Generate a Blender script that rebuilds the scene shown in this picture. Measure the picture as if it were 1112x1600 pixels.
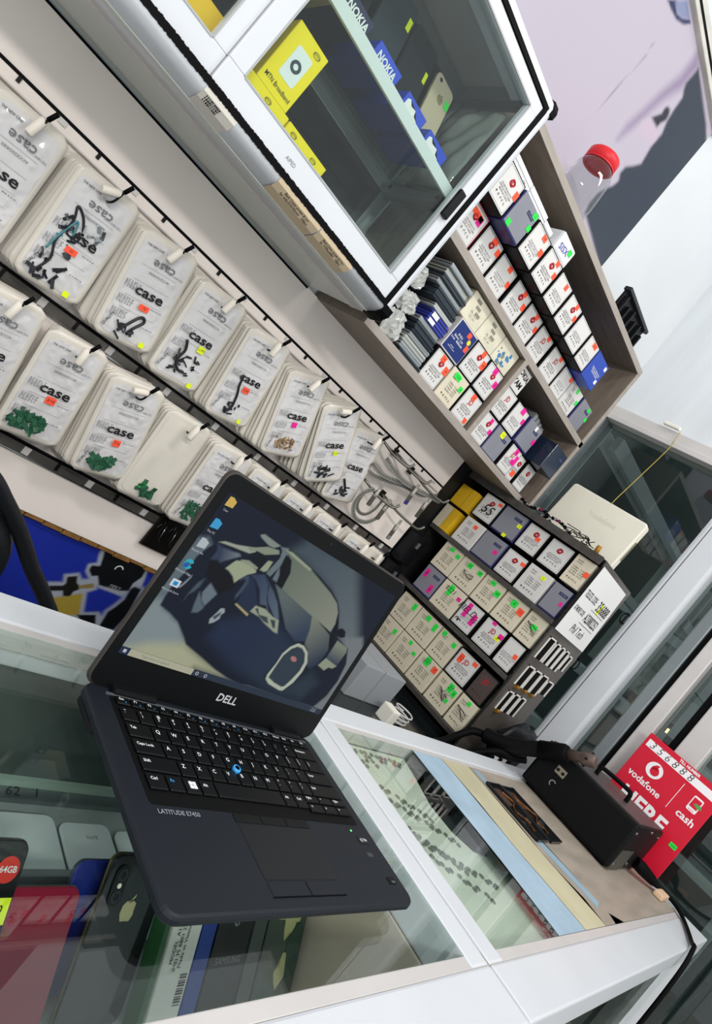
import bpy, bmesh, math, random
import numpy as np
from mathutils import Vector, Matrix
SCR=[[[[0.01,0.0919],[0.0118,0.1596],[0.0224,0.1645],[0.0323,0.1584],[0.0257,0.1409],[0.0239,0.1134],[0.0213,0.0961],[0.0227,0.0854],[0.0391,0.082],[0.027,0.0696]],"66757e",0.004],[[[0.1222,0.1915],[0.1374,0.2145],[0.2296,0.2172],[0.3227,0.1264],[0.286,0.1156],[0.2365,0.1584],[0.21,0.1758],[0.1596,0.1866]],"4b5963",0.012,"6a757b",[0.1595,0.209],[0.2872,0.1325]],[[[0.2842,0.1353],[0.3142,0.1447],[0.3443,0.1156],[0.336,0.0309],[0.3048,0.0377],[0.3173,0.0606],[0.3171,0.0842]],"7b8286",0.004],[[[0.0067,0.0393],[0.0099,0.0903],[0.0186,0.0935],[0.0273,0.0864],[0.0532,0.079],[0.0766,0.0606],[0.0414,0.0425],[0.0183,0.0357]],"8a979b",0.006],[[[0.0132,0.0385],[0.035,0.0509],[0.0732,0.0626],[0.1019,0.0541],[0.1508,0.0425],[0.101,0.0413],[0.1011,0.032],[0.0175,0.0326]],"b2b596",0.008],[[[0.1442,0.0422],[0.2088,0.0417],[0.3115,0.0408],[0.3168,0.0353],[0.154,0.0304]],"5b6872",0.002],[[[0.0352,0.1641],[0.0293,0.1561],[0.0238,0.1433],[0.0238,0.1298],[0.0214,0.1165],[0.0196,0.1056],[0.0201,0.0976],[0.0209,0.0878],[0.0348,0.0846],[0.0495,0.0793],[0.0674,0.0672],[0.0742,0.0614],[0.1019,0.0541],[0.1271,0.0468],[0.1513,0.0419],[0.1739,0.0401],[0.1829,0.042],[0.2132,0.0412],[0.2562,0.0405],[0.3056,0.042],[0.3159,0.0594],[0.3198,0.0815],[0.3151,0.1057],[0.301,0.1237],[0.2708,0.131],[0.2579,0.1465],[0.2445,0.1612],[0.2324,0.1698],[0.2134,0.1771],[0.1837,0.1842],[0.1627,0.1879],[0.1298,0.1919],[0.117,0.1929],[0.105,0.1912],[0.0789,0.1935],[0.0744,0.1908],[0.0778,0.1805],[0.0757,0.1768],[0.0477,0.1698]],"141c2c",0.0012],[[[0.1293,0.115],[0.1719,0.1148],[0.2107,0.1043],[0.1995,0.0567],[0.2121,0.0493],[0.2331,0.0468],[0.2645,0.0803],[0.2884,0.0701],[0.2753,0.0441],[0.2115,0.0431],[0.1431,0.0562],[0.0933,0.075],[0.094,0.0944]],"22304a",0.01,"2b3a46",[0.1327,0.0922],[0.2754,0.0469]],[[[0.0359,0.1632],[0.0432,0.1622],[0.0556,0.1628],[0.0652,0.1643],[0.0692,0.1627],[0.0636,0.1582],[0.0549,0.1512],[0.0511,0.1464],[0.0466,0.1488],[0.0391,0.1456],[0.0401,0.1566]],"78858e",0.0015,"35415a",[0.0676,0.1627],[0.046,0.1534]],[[[0.0354,0.1646],[0.042,0.1683],[0.0558,0.1705],[0.0794,0.1771],[0.0825,0.1735],[0.0762,0.1691],[0.0661,0.168],[0.0523,0.1668],[0.0393,0.1653]],"a6ae9e",0.0008],[[[0.0391,0.1456],[0.0482,0.1484],[0.0632,0.1428],[0.0753,0.1412],[0.0822,0.1362],[0.0843,0.1304],[0.0729,0.1185],[0.0573,0.1265],[0.0454,0.1302]],"101218",0.002],[[[0.0612,0.1452],[0.065,0.1533],[0.0673,0.157],[0.0784,0.16],[0.0964,0.1575],[0.0986,0.155],[0.0903,0.1494],[0.0845,0.1415],[0.0816,0.136],[0.0753,0.1412],[0.0672,0.1444]],"a7b093",0.0008],[[[0.0744,0.1908],[0.0789,0.1935],[0.1069,0.1913],[0.1001,0.1862],[0.0923,0.1856],[0.0776,0.1888]],"8b968e",0.0007],[[[0.0698,0.1735],[0.0787,0.1774],[0.0925,0.1842],[0.1082,0.1866],[0.1114,0.1831],[0.0949,0.1754],[0.0826,0.175],[0.077,0.1712]],"8f9a86",0.0007],[[[0.1073,0.1908],[0.1184,0.1935],[0.1247,0.1824],[0.1185,0.1581],[0.1111,0.1595],[0.1153,0.1799],[0.1124,0.1873]],"6f7d82",0.0007],[[[0.1006,0.1595],[0.1034,0.172],[0.1098,0.1732],[0.1104,0.162],[0.107,0.1595]],"a2aa90",0.0007],[[[0.0713,0.1597],[0.0809,0.1627],[0.0968,0.1607],[0.0971,0.1583],[0.0747,0.1577]],"98a28a",0.0007],[[[0.0797,0.1681],[0.0825,0.174],[0.09,0.1747],[0.0996,0.1732],[0.1012,0.1682],[0.0991,0.1602],[0.088,0.1626]],"131920",0.0007],[[[0.1156,0.1901],[0.1308,0.1909],[0.1642,0.1863],[0.1842,0.1813],[0.214,0.1741],[0.2339,0.1671],[0.2451,0.1582],[0.2526,0.1445],[0.2537,0.1335],[0.2264,0.1373],[0.2076,0.1404],[0.1944,0.1427],[0.1643,0.1478],[0.1435,0.1519],[0.1406,0.1714],[0.1313,0.1838]],"6d786c",0.001,"929688",[0.1294,0.1795],[0.2524,0.1396]],[[[0.1152,0.1907],[0.1258,0.1919],[0.165,0.1866],[0.1644,0.1838],[0.1294,0.1881]],"a2a992",0.0009],[[[0.1201,0.1863],[0.1316,0.1839],[0.1406,0.1714],[0.1419,0.1525],[0.1273,0.1537],[0.1298,0.1641],[0.1229,0.1715]],"0f1319",0.0008],[[[0.1232,0.1571],[0.1219,0.1725],[0.1288,0.1637],[0.1311,0.1559]],"6b7a80",0.0008],[[[0.1308,0.154],[0.1435,0.1519],[0.1643,0.1478],[0.1944,0.1427],[0.2108,0.1399],[0.2206,0.1243],[0.2231,0.111],[0.2086,0.1065],[0.1836,0.1154],[0.1644,0.1299],[0.1457,0.1439]],"65716f",0.0012,"35425a",[0.1569,0.1493],[0.2069,0.1074]],[[[0.2252,0.1088],[0.2192,0.1257],[0.2084,0.1424],[0.2262,0.1375],[0.2559,0.1312],[0.2718,0.1149],[0.2672,0.0923],[0.259,0.0836],[0.2491,0.0857],[0.2461,0.0944],[0.2365,0.1027]],"868c7e",0.0015,"2c3950",[0.2133,0.1398],[0.2638,0.0935]],[[[0.093,0.1507],[0.1104,0.1577],[0.1218,0.1523],[0.1369,0.145],[0.1502,0.1367],[0.1639,0.1238],[0.1782,0.1061],[0.1695,0.1063],[0.1533,0.1157],[0.1375,0.1292],[0.1279,0.1272],[0.115,0.141],[0.1041,0.1481]],"33435e",0.001,"5c6c7c",[0.1013,0.152],[0.1587,0.1252]],[[[0.0925,0.1491],[0.1005,0.1481],[0.1124,0.1429],[0.1279,0.1272],[0.1254,0.1241],[0.1243,0.1144],[0.1005,0.1173],[0.0981,0.1303]],"25314a",0.0015],[[[0.1026,0.1489],[0.1163,0.1415],[0.1286,0.1275],[0.127,0.1261],[0.1159,0.1357]],"141c2e",0.0015],[[[0.1113,0.1567],[0.123,0.1498],[0.132,0.1359],[0.1463,0.1236],[0.1603,0.1166],[0.168,0.1147],[0.1578,0.1217],[0.1384,0.1325],[0.1295,0.1408],[0.1257,0.1494]],"1a2336",0.001],[[[0.0931,0.1494],[0.0978,0.1423],[0.0976,0.1311],[0.0952,0.1207],[0.0924,0.1257],[0.0933,0.1361],[0.0929,0.1432],[0.0896,0.1445],[0.0869,0.1403],[0.0857,0.1434],[0.0898,0.1483]],"3f4e64",0.001],[[[0.0563,0.1261],[0.0712,0.1189],[0.0662,0.103],[0.0586,0.1078],[0.0543,0.1146]],"6f7d88",0.0012],[[[0.0473,0.1278],[0.0475,0.1184],[0.0451,0.1122],[0.0411,0.1065],[0.0409,0.1007],[0.041,0.1112],[0.043,0.1209]],"4d5b6b",0.0016],[[[0.0542,0.1009],[0.0507,0.1144],[0.0599,0.1061],[0.067,0.1012],[0.064,0.0948],[0.0572,0.0924]],"5f6d78",0.0014],[[[0.0237,0.1092],[0.0278,0.1129],[0.0307,0.1212],[0.0318,0.1258],[0.0328,0.1231],[0.0308,0.1151],[0.0288,0.1101]],"8f99a0",0.0007],[[[0.0985,0.1169],[0.0999,0.1185],[0.1229,0.1132],[0.1229,0.1107]],"b9ae7e",0.0006],[[[0.085,0.1022],[0.086,0.1074],[0.0904,0.1087],[0.0935,0.1051],[0.0913,0.1011],[0.0926,0.0971],[0.0886,0.0914],[0.0843,0.0886],[0.0817,0.0934]],"a3adb0",0.0008],[[[0.0834,0.0962],[0.0864,0.1005],[0.0895,0.1048],[0.0903,0.1007],[0.0876,0.0943]],"47525c",0.0008],[[[0.1224,0.1166],[0.1247,0.1246],[0.139,0.1254],[0.1563,0.1212],[0.1669,0.1203],[0.1762,0.1066],[0.169,0.1069],[0.1493,0.1114],[0.1386,0.1151]],"a0a892",0.0008],[[[0.1268,0.121],[0.1294,0.1234],[0.1366,0.1173],[0.1488,0.1186],[0.1563,0.1123],[0.1483,0.1126],[0.1369,0.1159]],"3d4852",0.0008],[[[0.1545,0.1176],[0.1623,0.1188],[0.1688,0.1105],[0.1647,0.1106]],"39444e",0.0008],[[[0.2025,0.0545],[0.2006,0.0601],[0.2028,0.0759],[0.2023,0.0879],[0.2073,0.0987],[0.2157,0.1059],[0.2269,0.1057],[0.2391,0.1003],[0.2489,0.0888],[0.2505,0.0762],[0.247,0.0606],[0.2386,0.0478],[0.2328,0.0472],[0.2112,0.0503]],"bcc4b2",0.0007],[[[0.205,0.0574],[0.205,0.0734],[0.2056,0.0866],[0.211,0.097],[0.218,0.1022],[0.2268,0.1022],[0.2361,0.0978],[0.2438,0.0882],[0.2451,0.0766],[0.2414,0.0638],[0.2371,0.0537],[0.2329,0.0518],[0.2185,0.0537]],"31404c",0.0007],[[[0.2186,0.0868],[0.219,0.0894],[0.2236,0.0903],[0.2287,0.0886],[0.2303,0.0855],[0.2269,0.0839],[0.2224,0.0845]],"b97c7c",0.0005],[[[0.2739,0.1279],[0.2981,0.1245],[0.3023,0.119],[0.3006,0.0983],[0.2742,0.1025],[0.2743,0.1124]],"858d7e",0.001,"333f58",[0.2856,0.1227],[0.2849,0.0994]],[[[0.2684,0.091],[0.2739,0.1027],[0.301,0.0984],[0.2962,0.0938],[0.2881,0.0932],[0.2841,0.0877]],"979f8a",0.0008],[[[0.2649,0.1357],[0.2634,0.141],[0.2694,0.1438],[0.2779,0.1416],[0.2826,0.1356],[0.2771,0.1322],[0.2695,0.1323]],"10151d",0.0008],[[[0.2251,0.1387],[0.2456,0.1344],[0.2589,0.1306],[0.2527,0.1481],[0.2585,0.1435],[0.2725,0.1167],[0.2672,0.0923],[0.2693,0.1125],[0.2553,0.1294]],"0f141c",0.0008]]
POST={"dark":[[1.268,1.502],[1.269,1.479],[1.268,1.447],[1.277,1.434],[1.294,1.423],[1.299,1.383],[1.308,1.348],[1.325,1.321],[1.323,1.277],[1.338,1.223],[1.319,1.195],[1.296,1.168],[1.295,1.144],[1.311,1.131],[1.306,1.108],[1.289,1.08],[1.277,1.05],[1.277,1.015],[1.287,0.99],[1.502,0.969],[1.512,1.48],[1.449,1.493]],"shade":[[1.225,1.511],[1.268,1.502],[1.268,1.447],[1.267,1.425],[1.245,1.367],[1.232,1.307],[1.22,1.237],[1.202,1.17],[1.195,1.215],[1.207,1.284],[1.215,1.355],[1.231,1.43]],"blob":[[1.25,1.301],[1.271,1.338],[1.266,1.353],[1.271,1.365],[1.287,1.37],[1.297,1.362],[1.302,1.347],[1.292,1.325],[1.292,1.309],[1.273,1.305]],"lobe":[[1.23,1.266],[1.246,1.292],[1.286,1.306],[1.304,1.316],[1.323,1.299],[1.323,1.277],[1.277,1.26],[1.24,1.246]],"arc":[[1.023,1.439],[1.044,1.466],[1.078,1.463],[1.102,1.477],[1.126,1.503],[1.136,1.5],[1.12,1.477],[1.088,1.455],[1.054,1.445]],"arcin":[[1.044,1.466],[1.076,1.506],[1.126,1.503],[1.102,1.477],[1.078,1.463]],"crease":[[1.076,1.096],[1.077,1.164],[1.081,1.247],[1.085,1.326],[1.078,1.368],[1.08,1.37],[1.088,1.328],[1.085,1.249],[1.081,1.166],[1.078,1.097]]}
BLUE={"glow1":[[0.773,-0.491],[0.908,-0.492],[0.923,-0.532],[0.928,-0.549],[0.93,-0.586],[0.927,-0.611],[0.904,-0.588],[0.877,-0.587],[0.835,-0.588],[0.803,-0.579],[0.779,-0.563],[0.772,-0.544],[0.788,-0.533],[0.777,-0.511]],"dev":[[0.782,-0.496],[0.903,-0.494],[0.911,-0.523],[0.902,-0.546],[0.906,-0.568],[0.886,-0.576],[0.83,-0.582],[0.812,-0.562],[0.799,-0.568],[0.784,-0.557],[0.782,-0.544],[0.8,-0.538],[0.79,-0.514]],"ringglow":[[0.723,-0.618],[0.752,-0.606],[0.742,-0.588],[0.769,-0.572],[0.785,-0.583],[0.813,-0.571],[0.834,-0.593],[0.818,-0.609],[0.845,-0.657],[0.853,-0.668],[0.772,-0.681],[0.734,-0.639]],"gold":[[0.758,-0.649],[0.775,-0.638],[0.811,-0.614],[0.841,-0.668],[0.811,-0.682],[0.789,-0.679]],"bracket":[[0.73,-0.626],[0.758,-0.614],[0.76,-0.607],[0.752,-0.591],[0.771,-0.58],[0.781,-0.596],[0.789,-0.599],[0.797,-0.609],[0.789,-0.619],[0.79,-0.632],[0.775,-0.638],[0.766,-0.626],[0.74,-0.637]],"pin":[[0.789,-0.601],[0.806,-0.589],[0.816,-0.583],[0.825,-0.592],[0.814,-0.599],[0.796,-0.607]],"tower":[[0.913,-0.593],[0.907,-0.563],[0.911,-0.552],[0.932,-0.552],[0.94,-0.587],[0.949,-0.627],[0.946,-0.676],[0.906,-0.681],[0.898,-0.637],[0.906,-0.619]],"towerglow":[[0.903,-0.59],[0.9,-0.561],[0.928,-0.544],[0.955,-0.548],[0.984,-0.584],[0.993,-0.654],[0.949,-0.679],[0.896,-0.68],[0.888,-0.636],[0.897,-0.614]],"base":[[0.835,-0.67],[0.877,-0.654],[0.893,-0.676],[0.87,-0.689]],"baseglow":[[0.798,-0.68],[0.878,-0.645],[0.899,-0.655],[0.909,-0.684],[0.85,-0.696]]}
random.seed(7)
for o in list(bpy.data.objects): bpy.data.objects.remove(o)
S = bpy.context.scene
COL = S.collection
CZ = 1.32            # height of the lens above the shop floor; heights below are written relative to it

# ------------------------------------------------------------------ camera
F_PX = 985.0
ROLL = math.radians(39.7)
cr_, sr_ = math.cos(ROLL), math.sin(ROLL)
fwd = Vector((.70711, .70711, 0)); rgt = Vector((.70711, -.70711, 0)); up = Vector((0, 0, 1))
ri = rgt * cr_ + up * sr_
ui = rgt * -sr_ + up * cr_
cam_d = bpy.data.cameras.new('camera'); cam = bpy.data.objects.new('camera', cam_d); COL.objects.link(cam)
cam.matrix_world = Matrix(((ri.x, ui.x, -fwd.x, 0), (ri.y, ui.y, -fwd.y, 0), (ri.z, ui.z, -fwd.z, CZ), (0, 0, 0, 1)))
cam_d.sensor_fit = 'AUTO'; cam_d.sensor_width = 36.0
cam_d.lens = 36.0 * F_PX / 1600
cam_d.shift_y = -59 / 1600
cam_d.clip_start = .01; cam_d.clip_end = 50
S.camera = cam
S.view_settings.view_transform = 'Standard'; S.view_settings.look = 'None'
S.view_settings.gamma = 1; S.view_settings.use_curve_mapping = False
S.view_settings.exposure = 0.15

# ------------------------------------------------------------------ world and lamps
w = bpy.data.worlds.new('shop_ambient'); S.world = w; w.use_nodes = True
bg = w.node_tree.nodes['Background']; bg.inputs[0].default_value = (.94, .97, 1, 1); bg.inputs[1].default_value = .85
def area(name, loc, sx, sy, power, target):
    d = bpy.data.lights.new(name, 'AREA'); d.shape = 'RECTANGLE'; d.size = sx; d.size_y = sy; d.energy = power
    d.color = (1, .978, .945)
    o = bpy.data.objects.new(name, d); COL.objects.link(o); o.location = (loc[0], loc[1], loc[2] + CZ)
    v = Vector((target[0] - loc[0], target[1] - loc[1], target[2] - loc[2]))
    o.rotation_euler = v.to_track_quat('-Z', 'Y').to_euler(); return o
area('ceiling_tube', (-.78, -1.6, 1.2), 1.2, .12, 38, (.5, .9, 0))
area('ceiling_tube', (1.1, -.4, 2.05), 1.3, .12, 20, (1.3, .6, -.2))

# ------------------------------------------------------------------ materials
def lin(h):
    h = h.lstrip('#'); c = [int(h[i:i + 2], 16) / 255 for i in (0, 2, 4)]
    return tuple((x / 12.92 if x <= .04045 else ((x + .055) / 1.055) ** 2.4) for x in c) + (1,)
MATS = {}
def M(name, col, rough=.5, metal=0, noise=0, ns=20, bump=0, bs=60, coat=0, emit=0, stretch=None, spec=.3, bd=.004, ridge=False):
    if name in MATS: return MATS[name]
    m = bpy.data.materials.new(name); m.use_nodes = True; nt = m.node_tree; b = nt.nodes['Principled BSDF']
    b.inputs['Base Color'].default_value = lin(col); b.inputs['Roughness'].default_value = rough; b.inputs['Metallic'].default_value = metal
    b.inputs['Coat Weight'].default_value = coat; b.inputs['Coat Roughness'].default_value = .06
    b.inputs['Specular IOR Level'].default_value = spec
    if noise or bump:
        tc = nt.nodes.new('ShaderNodeTexCoord'); mp = nt.nodes.new('ShaderNodeMapping')
        nt.links.new(tc.outputs['Object'], mp.inputs[0])
        if stretch: mp.inputs['Scale'].default_value = stretch
    if noise:
        n = nt.nodes.new('ShaderNodeTexNoise'); n.inputs['Scale'].default_value = ns; n.inputs['Detail'].default_value = 5
        nt.links.new(mp.outputs[0], n.inputs['Vector'])
        r = nt.nodes.new('ShaderNodeValToRGB'); c = lin(col)
        r.color_ramp.elements[0].position = .3; r.color_ramp.elements[1].position = .72
        r.color_ramp.elements[0].color = tuple(max(0, x * (1 - noise)) for x in c[:3]) + (1,)
        r.color_ramp.elements[1].color = tuple(min(1, x * (1 + noise * .6)) for x in c[:3]) + (1,)
        nt.links.new(n.outputs[0], r.inputs[0]); nt.links.new(r.outputs[0], b.inputs['Base Color'])
    if bump:
        n = nt.nodes.new('ShaderNodeTexNoise'); n.inputs['Scale'].default_value = bs; n.inputs['Detail'].default_value = 3
        nt.links.new(mp.outputs[0], n.inputs['Vector'])
        if ridge: n.noise_type = 'RIDGED_MULTIFRACTAL'
        bp = nt.nodes.new('ShaderNodeBump'); bp.inputs['Strength'].default_value = bump; bp.inputs['Distance'].default_value = bd
        nt.links.new(n.outputs[0], bp.inputs['Height']); nt.links.new(bp.outputs[0], b.inputs['Normal'])
        if coat: nt.links.new(bp.outputs[0], b.inputs['Coat Normal'])
    if emit:
        b.inputs['Emission Color'].default_value = lin(col); b.inputs['Emission Strength'].default_value = emit
    MATS[name] = m; return m
def GLASS(name, tint='eef6f2', ior=1.5, rough=0.0):
    if name in MATS: return MATS[name]
    m = bpy.data.materials.new(name); m.use_nodes = True; nt = m.node_tree
    for n in list(nt.nodes): nt.nodes.remove(n)
    out = nt.nodes.new('ShaderNodeOutputMaterial'); mix = nt.nodes.new('ShaderNodeMixShader'); fr = nt.nodes.new('ShaderNodeFresnel')
    t = nt.nodes.new('ShaderNodeBsdfTransparent'); g = nt.nodes.new('ShaderNodeBsdfGlossy')
    ge = nt.nodes.new('ShaderNodeNewGeometry'); mi = nt.nodes.new('ShaderNodeMix')      # same air-to-glass reflectance on both faces of the sheet
    mi.inputs[2].default_value = ior; mi.inputs[3].default_value = 1 / ior; nt.links.new(ge.outputs['Backfacing'], mi.inputs[0]); nt.links.new(mi.outputs[0], fr.inputs[0])
    t.inputs[0].default_value = lin(tint); g.inputs['Roughness'].default_value = rough
    g.inputs[0].default_value = (1, 1, 1, 1)
    nt.links.new(fr.outputs[0], mix.inputs[0]); nt.links.new(t.outputs[0], mix.inputs[1]); nt.links.new(g.outputs[0], mix.inputs[2])
    nt.links.new(mix.outputs[0], out.inputs[0]); MATS[name] = m; return m
def SCREEN(name, col, k=1.0):                                     # a lit display pixel area
    if name in MATS: return MATS[name]
    m = bpy.data.materials.new(name); m.use_nodes = True; b = m.node_tree.nodes['Principled BSDF']
    b.inputs['Base Color'].default_value = (.004, .004, .005, 1); b.inputs['Roughness'].default_value = .5; b.inputs['Specular IOR Level'].default_value = .1
    b.inputs['Emission Color'].default_value = lin(col); b.inputs['Emission Strength'].default_value = k * .8 * EXPO
    MATS[name] = m; return m

white_alu = M('white_aluminium', 'd3d6da', .32, noise=.04, ns=6)
grey_alu = M('mill_aluminium', '8f9698', .35, .7, noise=.08, ns=12)
pale_alu = M('pale_aluminium', 'cfcbc8', .4, .15, noise=.06, ns=9)
rubber = M('black_rubber', '08080a', .6, spec=.08)
blackpl = M('black_plastic', '101114', .42, spec=.2, bump=.05, bs=300)
wallm = M('wall_paint', 'd3d7d9', .55, noise=.05, ns=3)
boardm = M('display_board', 'f0e6de', .42, noise=.05, ns=4)
marble = M('white_panel', 'd6dadd', .3, noise=.09, ns=2.2, stretch=(1, 5, .5))
wood = M('grey_wood_laminate', '7f7367', .5, noise=.22, ns=9, stretch=(1, 7, 7))
woodv = M('grey_wood_laminate_upright', '7f7367', .5, noise=.22, ns=9, stretch=(7, 7, 1))
woodedge = M('laminate_edge', 'a39a91', .5, noise=.12, ns=14, stretch=(1, 5, 5))
glass = GLASS('clear_glass', 'f3f8f6', 1.38)
glass_dark = GLASS('smoked_glass', 'dfe6e4')
acrylic = GLASS('clear_acrylic', 'd6d8d8', 1.35)
paper = M('white_paper', 'e6e6e4', .6)
cream = M('cream_card', 'd8cfb8', .6, noise=.04, ns=30)
blackcard = M('black_card', '0d0c0e', .5, spec=.12)
ink = M('black_ink', '1c1b1d', .6)
greyink = M('grey_ink', '77777a', .6)
redink = M('red_ink', 'b01722', .5)
orange = M('orange_sticker', 'ff5a3a', .55)
green = M('green_sticker', '27e34a', .55)
yellow = M('yellow_sticker', 'e6f51c', .55)
magenta = M('magenta_sticker', 'ea1f96', .55)
chrome = M('chrome', 'b9bbbd', .2, 1)
dkmetal = M('dark_metal', '262422', .35, .8)
whitepl = M('white_plastic', 'ece7dc', .4)
navy = M('navy_card', '1d2340', .4)
COLS = {'o': orange, 'g': green, 'y': yellow, 'm': magenta, 'w': paper}

# ------------------------------------------------------------------ object helpers
WM = {}                                                            # world matrices while building
def tag(o, label=None, cat=None, group=None, kind=None):
    if label: o['label'] = label
    if cat: o['category'] = cat
    if group: o['group'] = group
    if kind: o['kind'] = kind
    return o
def frame(o, r=(1, 0, 0), u=(0, 0, 1)):
    r = Vector(r).normalized(); u = Vector(u); u = (u - r * u.dot(r)).normalized(); n = r.cross(u)
    return Matrix(((r.x, u.x, n.x, o[0]), (r.y, u.y, n.y, o[1]), (r.z, u.z, n.z, o[2] + CZ), (0, 0, 0, 1)))
def thing(name, label, cat, o, r=(1, 0, 0), u=(0, 0, 1), group=None, kind=None):
    e = bpy.data.objects.new(name, None); COL.objects.link(e); e.empty_display_size = .02
    mw = frame(o, r, u); e.matrix_world = mw; WM[e.name] = mw
    return tag(e, label, cat, group, kind)
def empty_at(name, label, cat, o, group=None, kind=None):          # axes stay the world's
    e = bpy.data.objects.new(name, None); COL.objects.link(e); e.empty_display_size = .05
    mw = Matrix.Translation((o[0], o[1], o[2] + CZ)); e.matrix_world = mw; WM[e.name] = mw
    return tag(e, label, cat, group, kind)
def put(name, me, mat, parent=None, loc=(0, 0, 0), rz=0, sc=(1, 1, 1), rx=0, ry=0):
    """link mesh `me` in its parent's own axes"""
    if mat is not None and not me.materials: me.materials.append(mat)
    o = bpy.data.objects.new(name, me); COL.objects.link(o)
    if mat is not None and me.materials[0] != mat:
        o.material_slots[0].link = 'OBJECT'; o.material_slots[0].material = mat
    lm = Matrix.Translation(loc) @ Matrix.Rotation(rz, 4, 'Z') @ Matrix.Rotation(ry, 4, 'Y') @ Matrix.Rotation(rx, 4, 'X') @ Matrix.Diagonal((*sc, 1))
    if parent is not None: o.parent = parent; o.matrix_basis = lm; WM[o.name] = WM[parent.name] @ lm
    else: o.matrix_world = lm; WM[o.name] = lm
    return o
def mesh(name, vs, fs, smooth=False):
    me = bpy.data.meshes.new(name); me.from_pydata([tuple(v) for v in vs], [], fs); me.update()
    if smooth:
        for p in me.polygons: p.use_smooth = True
    return me
def from_bm(bm, name, smooth=False):
    bmesh.ops.recalc_face_normals(bm, faces=bm.faces)
    me = bpy.data.meshes.new(name); bm.to_mesh(me); bm.free()
    if smooth:
        for p in me.polygons: p.use_smooth = True
    return me
CACHE = {}
def cached(key, fn):
    if key not in CACHE: CACHE[key] = fn()
    return CACHE[key]
def addbox(bm, x0, x1, y0, y1, z0, z1, mtx=None):
    vs = [bm.verts.new((x, y, z)) for x in (x0, x1) for y in (y0, y1) for z in (z0, z1)]
    if mtx is not None:
        for v in vs: v.co = mtx @ v.co
    for f in ((0, 1, 3, 2), (4, 6, 7, 5), (0, 4, 5, 1), (2, 3, 7, 6), (0, 2, 6, 4), (1, 5, 7, 3)): bm.faces.new([vs[i] for i in f])
    return vs
def m_box(x0, x1, y0, y1, z0, z1, bevel=0, seg=2):
    bm = bmesh.new(); addbox(bm, x0, x1, y0, y1, z0, z1)
    if bevel: bmesh.ops.bevel(bm, geom=bm.edges[:], offset=bevel, segments=seg, affect='EDGES', profile=.6)
    return from_bm(bm, 'box')
def m_poly(pts, z0=0, z1=.001):
    bm = bmesh.new(); n = len(pts)
    a = [bm.verts.new((p[0], p[1], z1)) for p in pts]; b = [bm.verts.new((p[0], p[1], z0)) for p in pts]
    f = bm.faces.new(a); bmesh.ops.triangulate(bm, faces=[f], ngon_method='EAR_CLIP')
    f = bm.faces.new(list(reversed(b))); bmesh.ops.triangulate(bm, faces=[f], ngon_method='EAR_CLIP')
    for i in range(n):
        j = (i + 1) % n; bm.faces.new((a[i], b[i], b[j], a[j]))
    return from_bm(bm, 'poly')
def rr_pts(w_, h_, r, seg=5, cx=0, cy=0):
    P = []
    for sx, sy, a0 in ((1, 1, 0), (-1, 1, 90), (-1, -1, 180), (1, -1, 270)):
        for i in range(seg + 1):
            a = math.radians(a0 + 90 * i / seg)
            P.append((cx + sx * (w_ / 2 - r) + r * math.cos(a), cy + sy * (h_ / 2 - r) + r * math.sin(a)))
    return P
def m_rrect(w_, h_, r, z0, z1, seg=5, bevel=0, cx=0, cy=0):
    if not bevel: return m_poly(rr_pts(w_, h_, r, seg, cx, cy), z0, z1)
    rings = [(0 + bevel, z0), (0, z0 + bevel), (0, z1 - bevel), (bevel * .3, z1 - bevel * .3), (bevel, z1)]
    vs = []; fs = []
    for ins, z in rings:
        vs += [(x, y, z) for x, y in rr_pts(w_ - 2 * ins, h_ - 2 * ins, max(r - ins, .0005), seg, cx, cy)]
    n = 4 * (seg + 1)
    for k in range(len(rings) - 1):
        for i in range(n):
            j = (i + 1) % n; fs.append((k * n + i, k * n + j, (k + 1) * n + j, (k + 1) * n + i))
    fs.append(tuple(range(n - 1, -1, -1))); fs.append(tuple((len(rings) - 1) * n + i for i in range(n)))
    return mesh('rrect', vs, fs)
def m_ring(r0, r1, z=0, t=.0004, seg=28, sy=1, a0=0, a1=360):
    bm = bmesh.new(); full = a1 - a0 >= 360; k = seg if full else seg + 1; L = []
    for i in range(k):
        a = math.radians(a0 + (a1 - a0) * i / seg); c, s = math.cos(a), math.sin(a) * sy
        L.append([bm.verts.new(p) for p in ((r1 * c, r1 * s, z), (r1 * c, r1 * s, z + t), (r0 * c, r0 * s, z + t), (r0 * c, r0 * s, z))])
    for i in range(k if full else k - 1):
        A, B = L[i], L[(i + 1) % k]
        for q in range(4): bm.faces.new((A[q], B[q], B[(q + 1) % 4], A[(q + 1) % 4]))
    return from_bm(bm, 'ring')
def m_disc(r, z0, z1, seg=24, sy=1): return m_poly([(r * math.cos(2 * math.pi * i / seg), r * sy * math.sin(2 * math.pi * i / seg)) for i in range(seg)], z0, z1)
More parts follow.
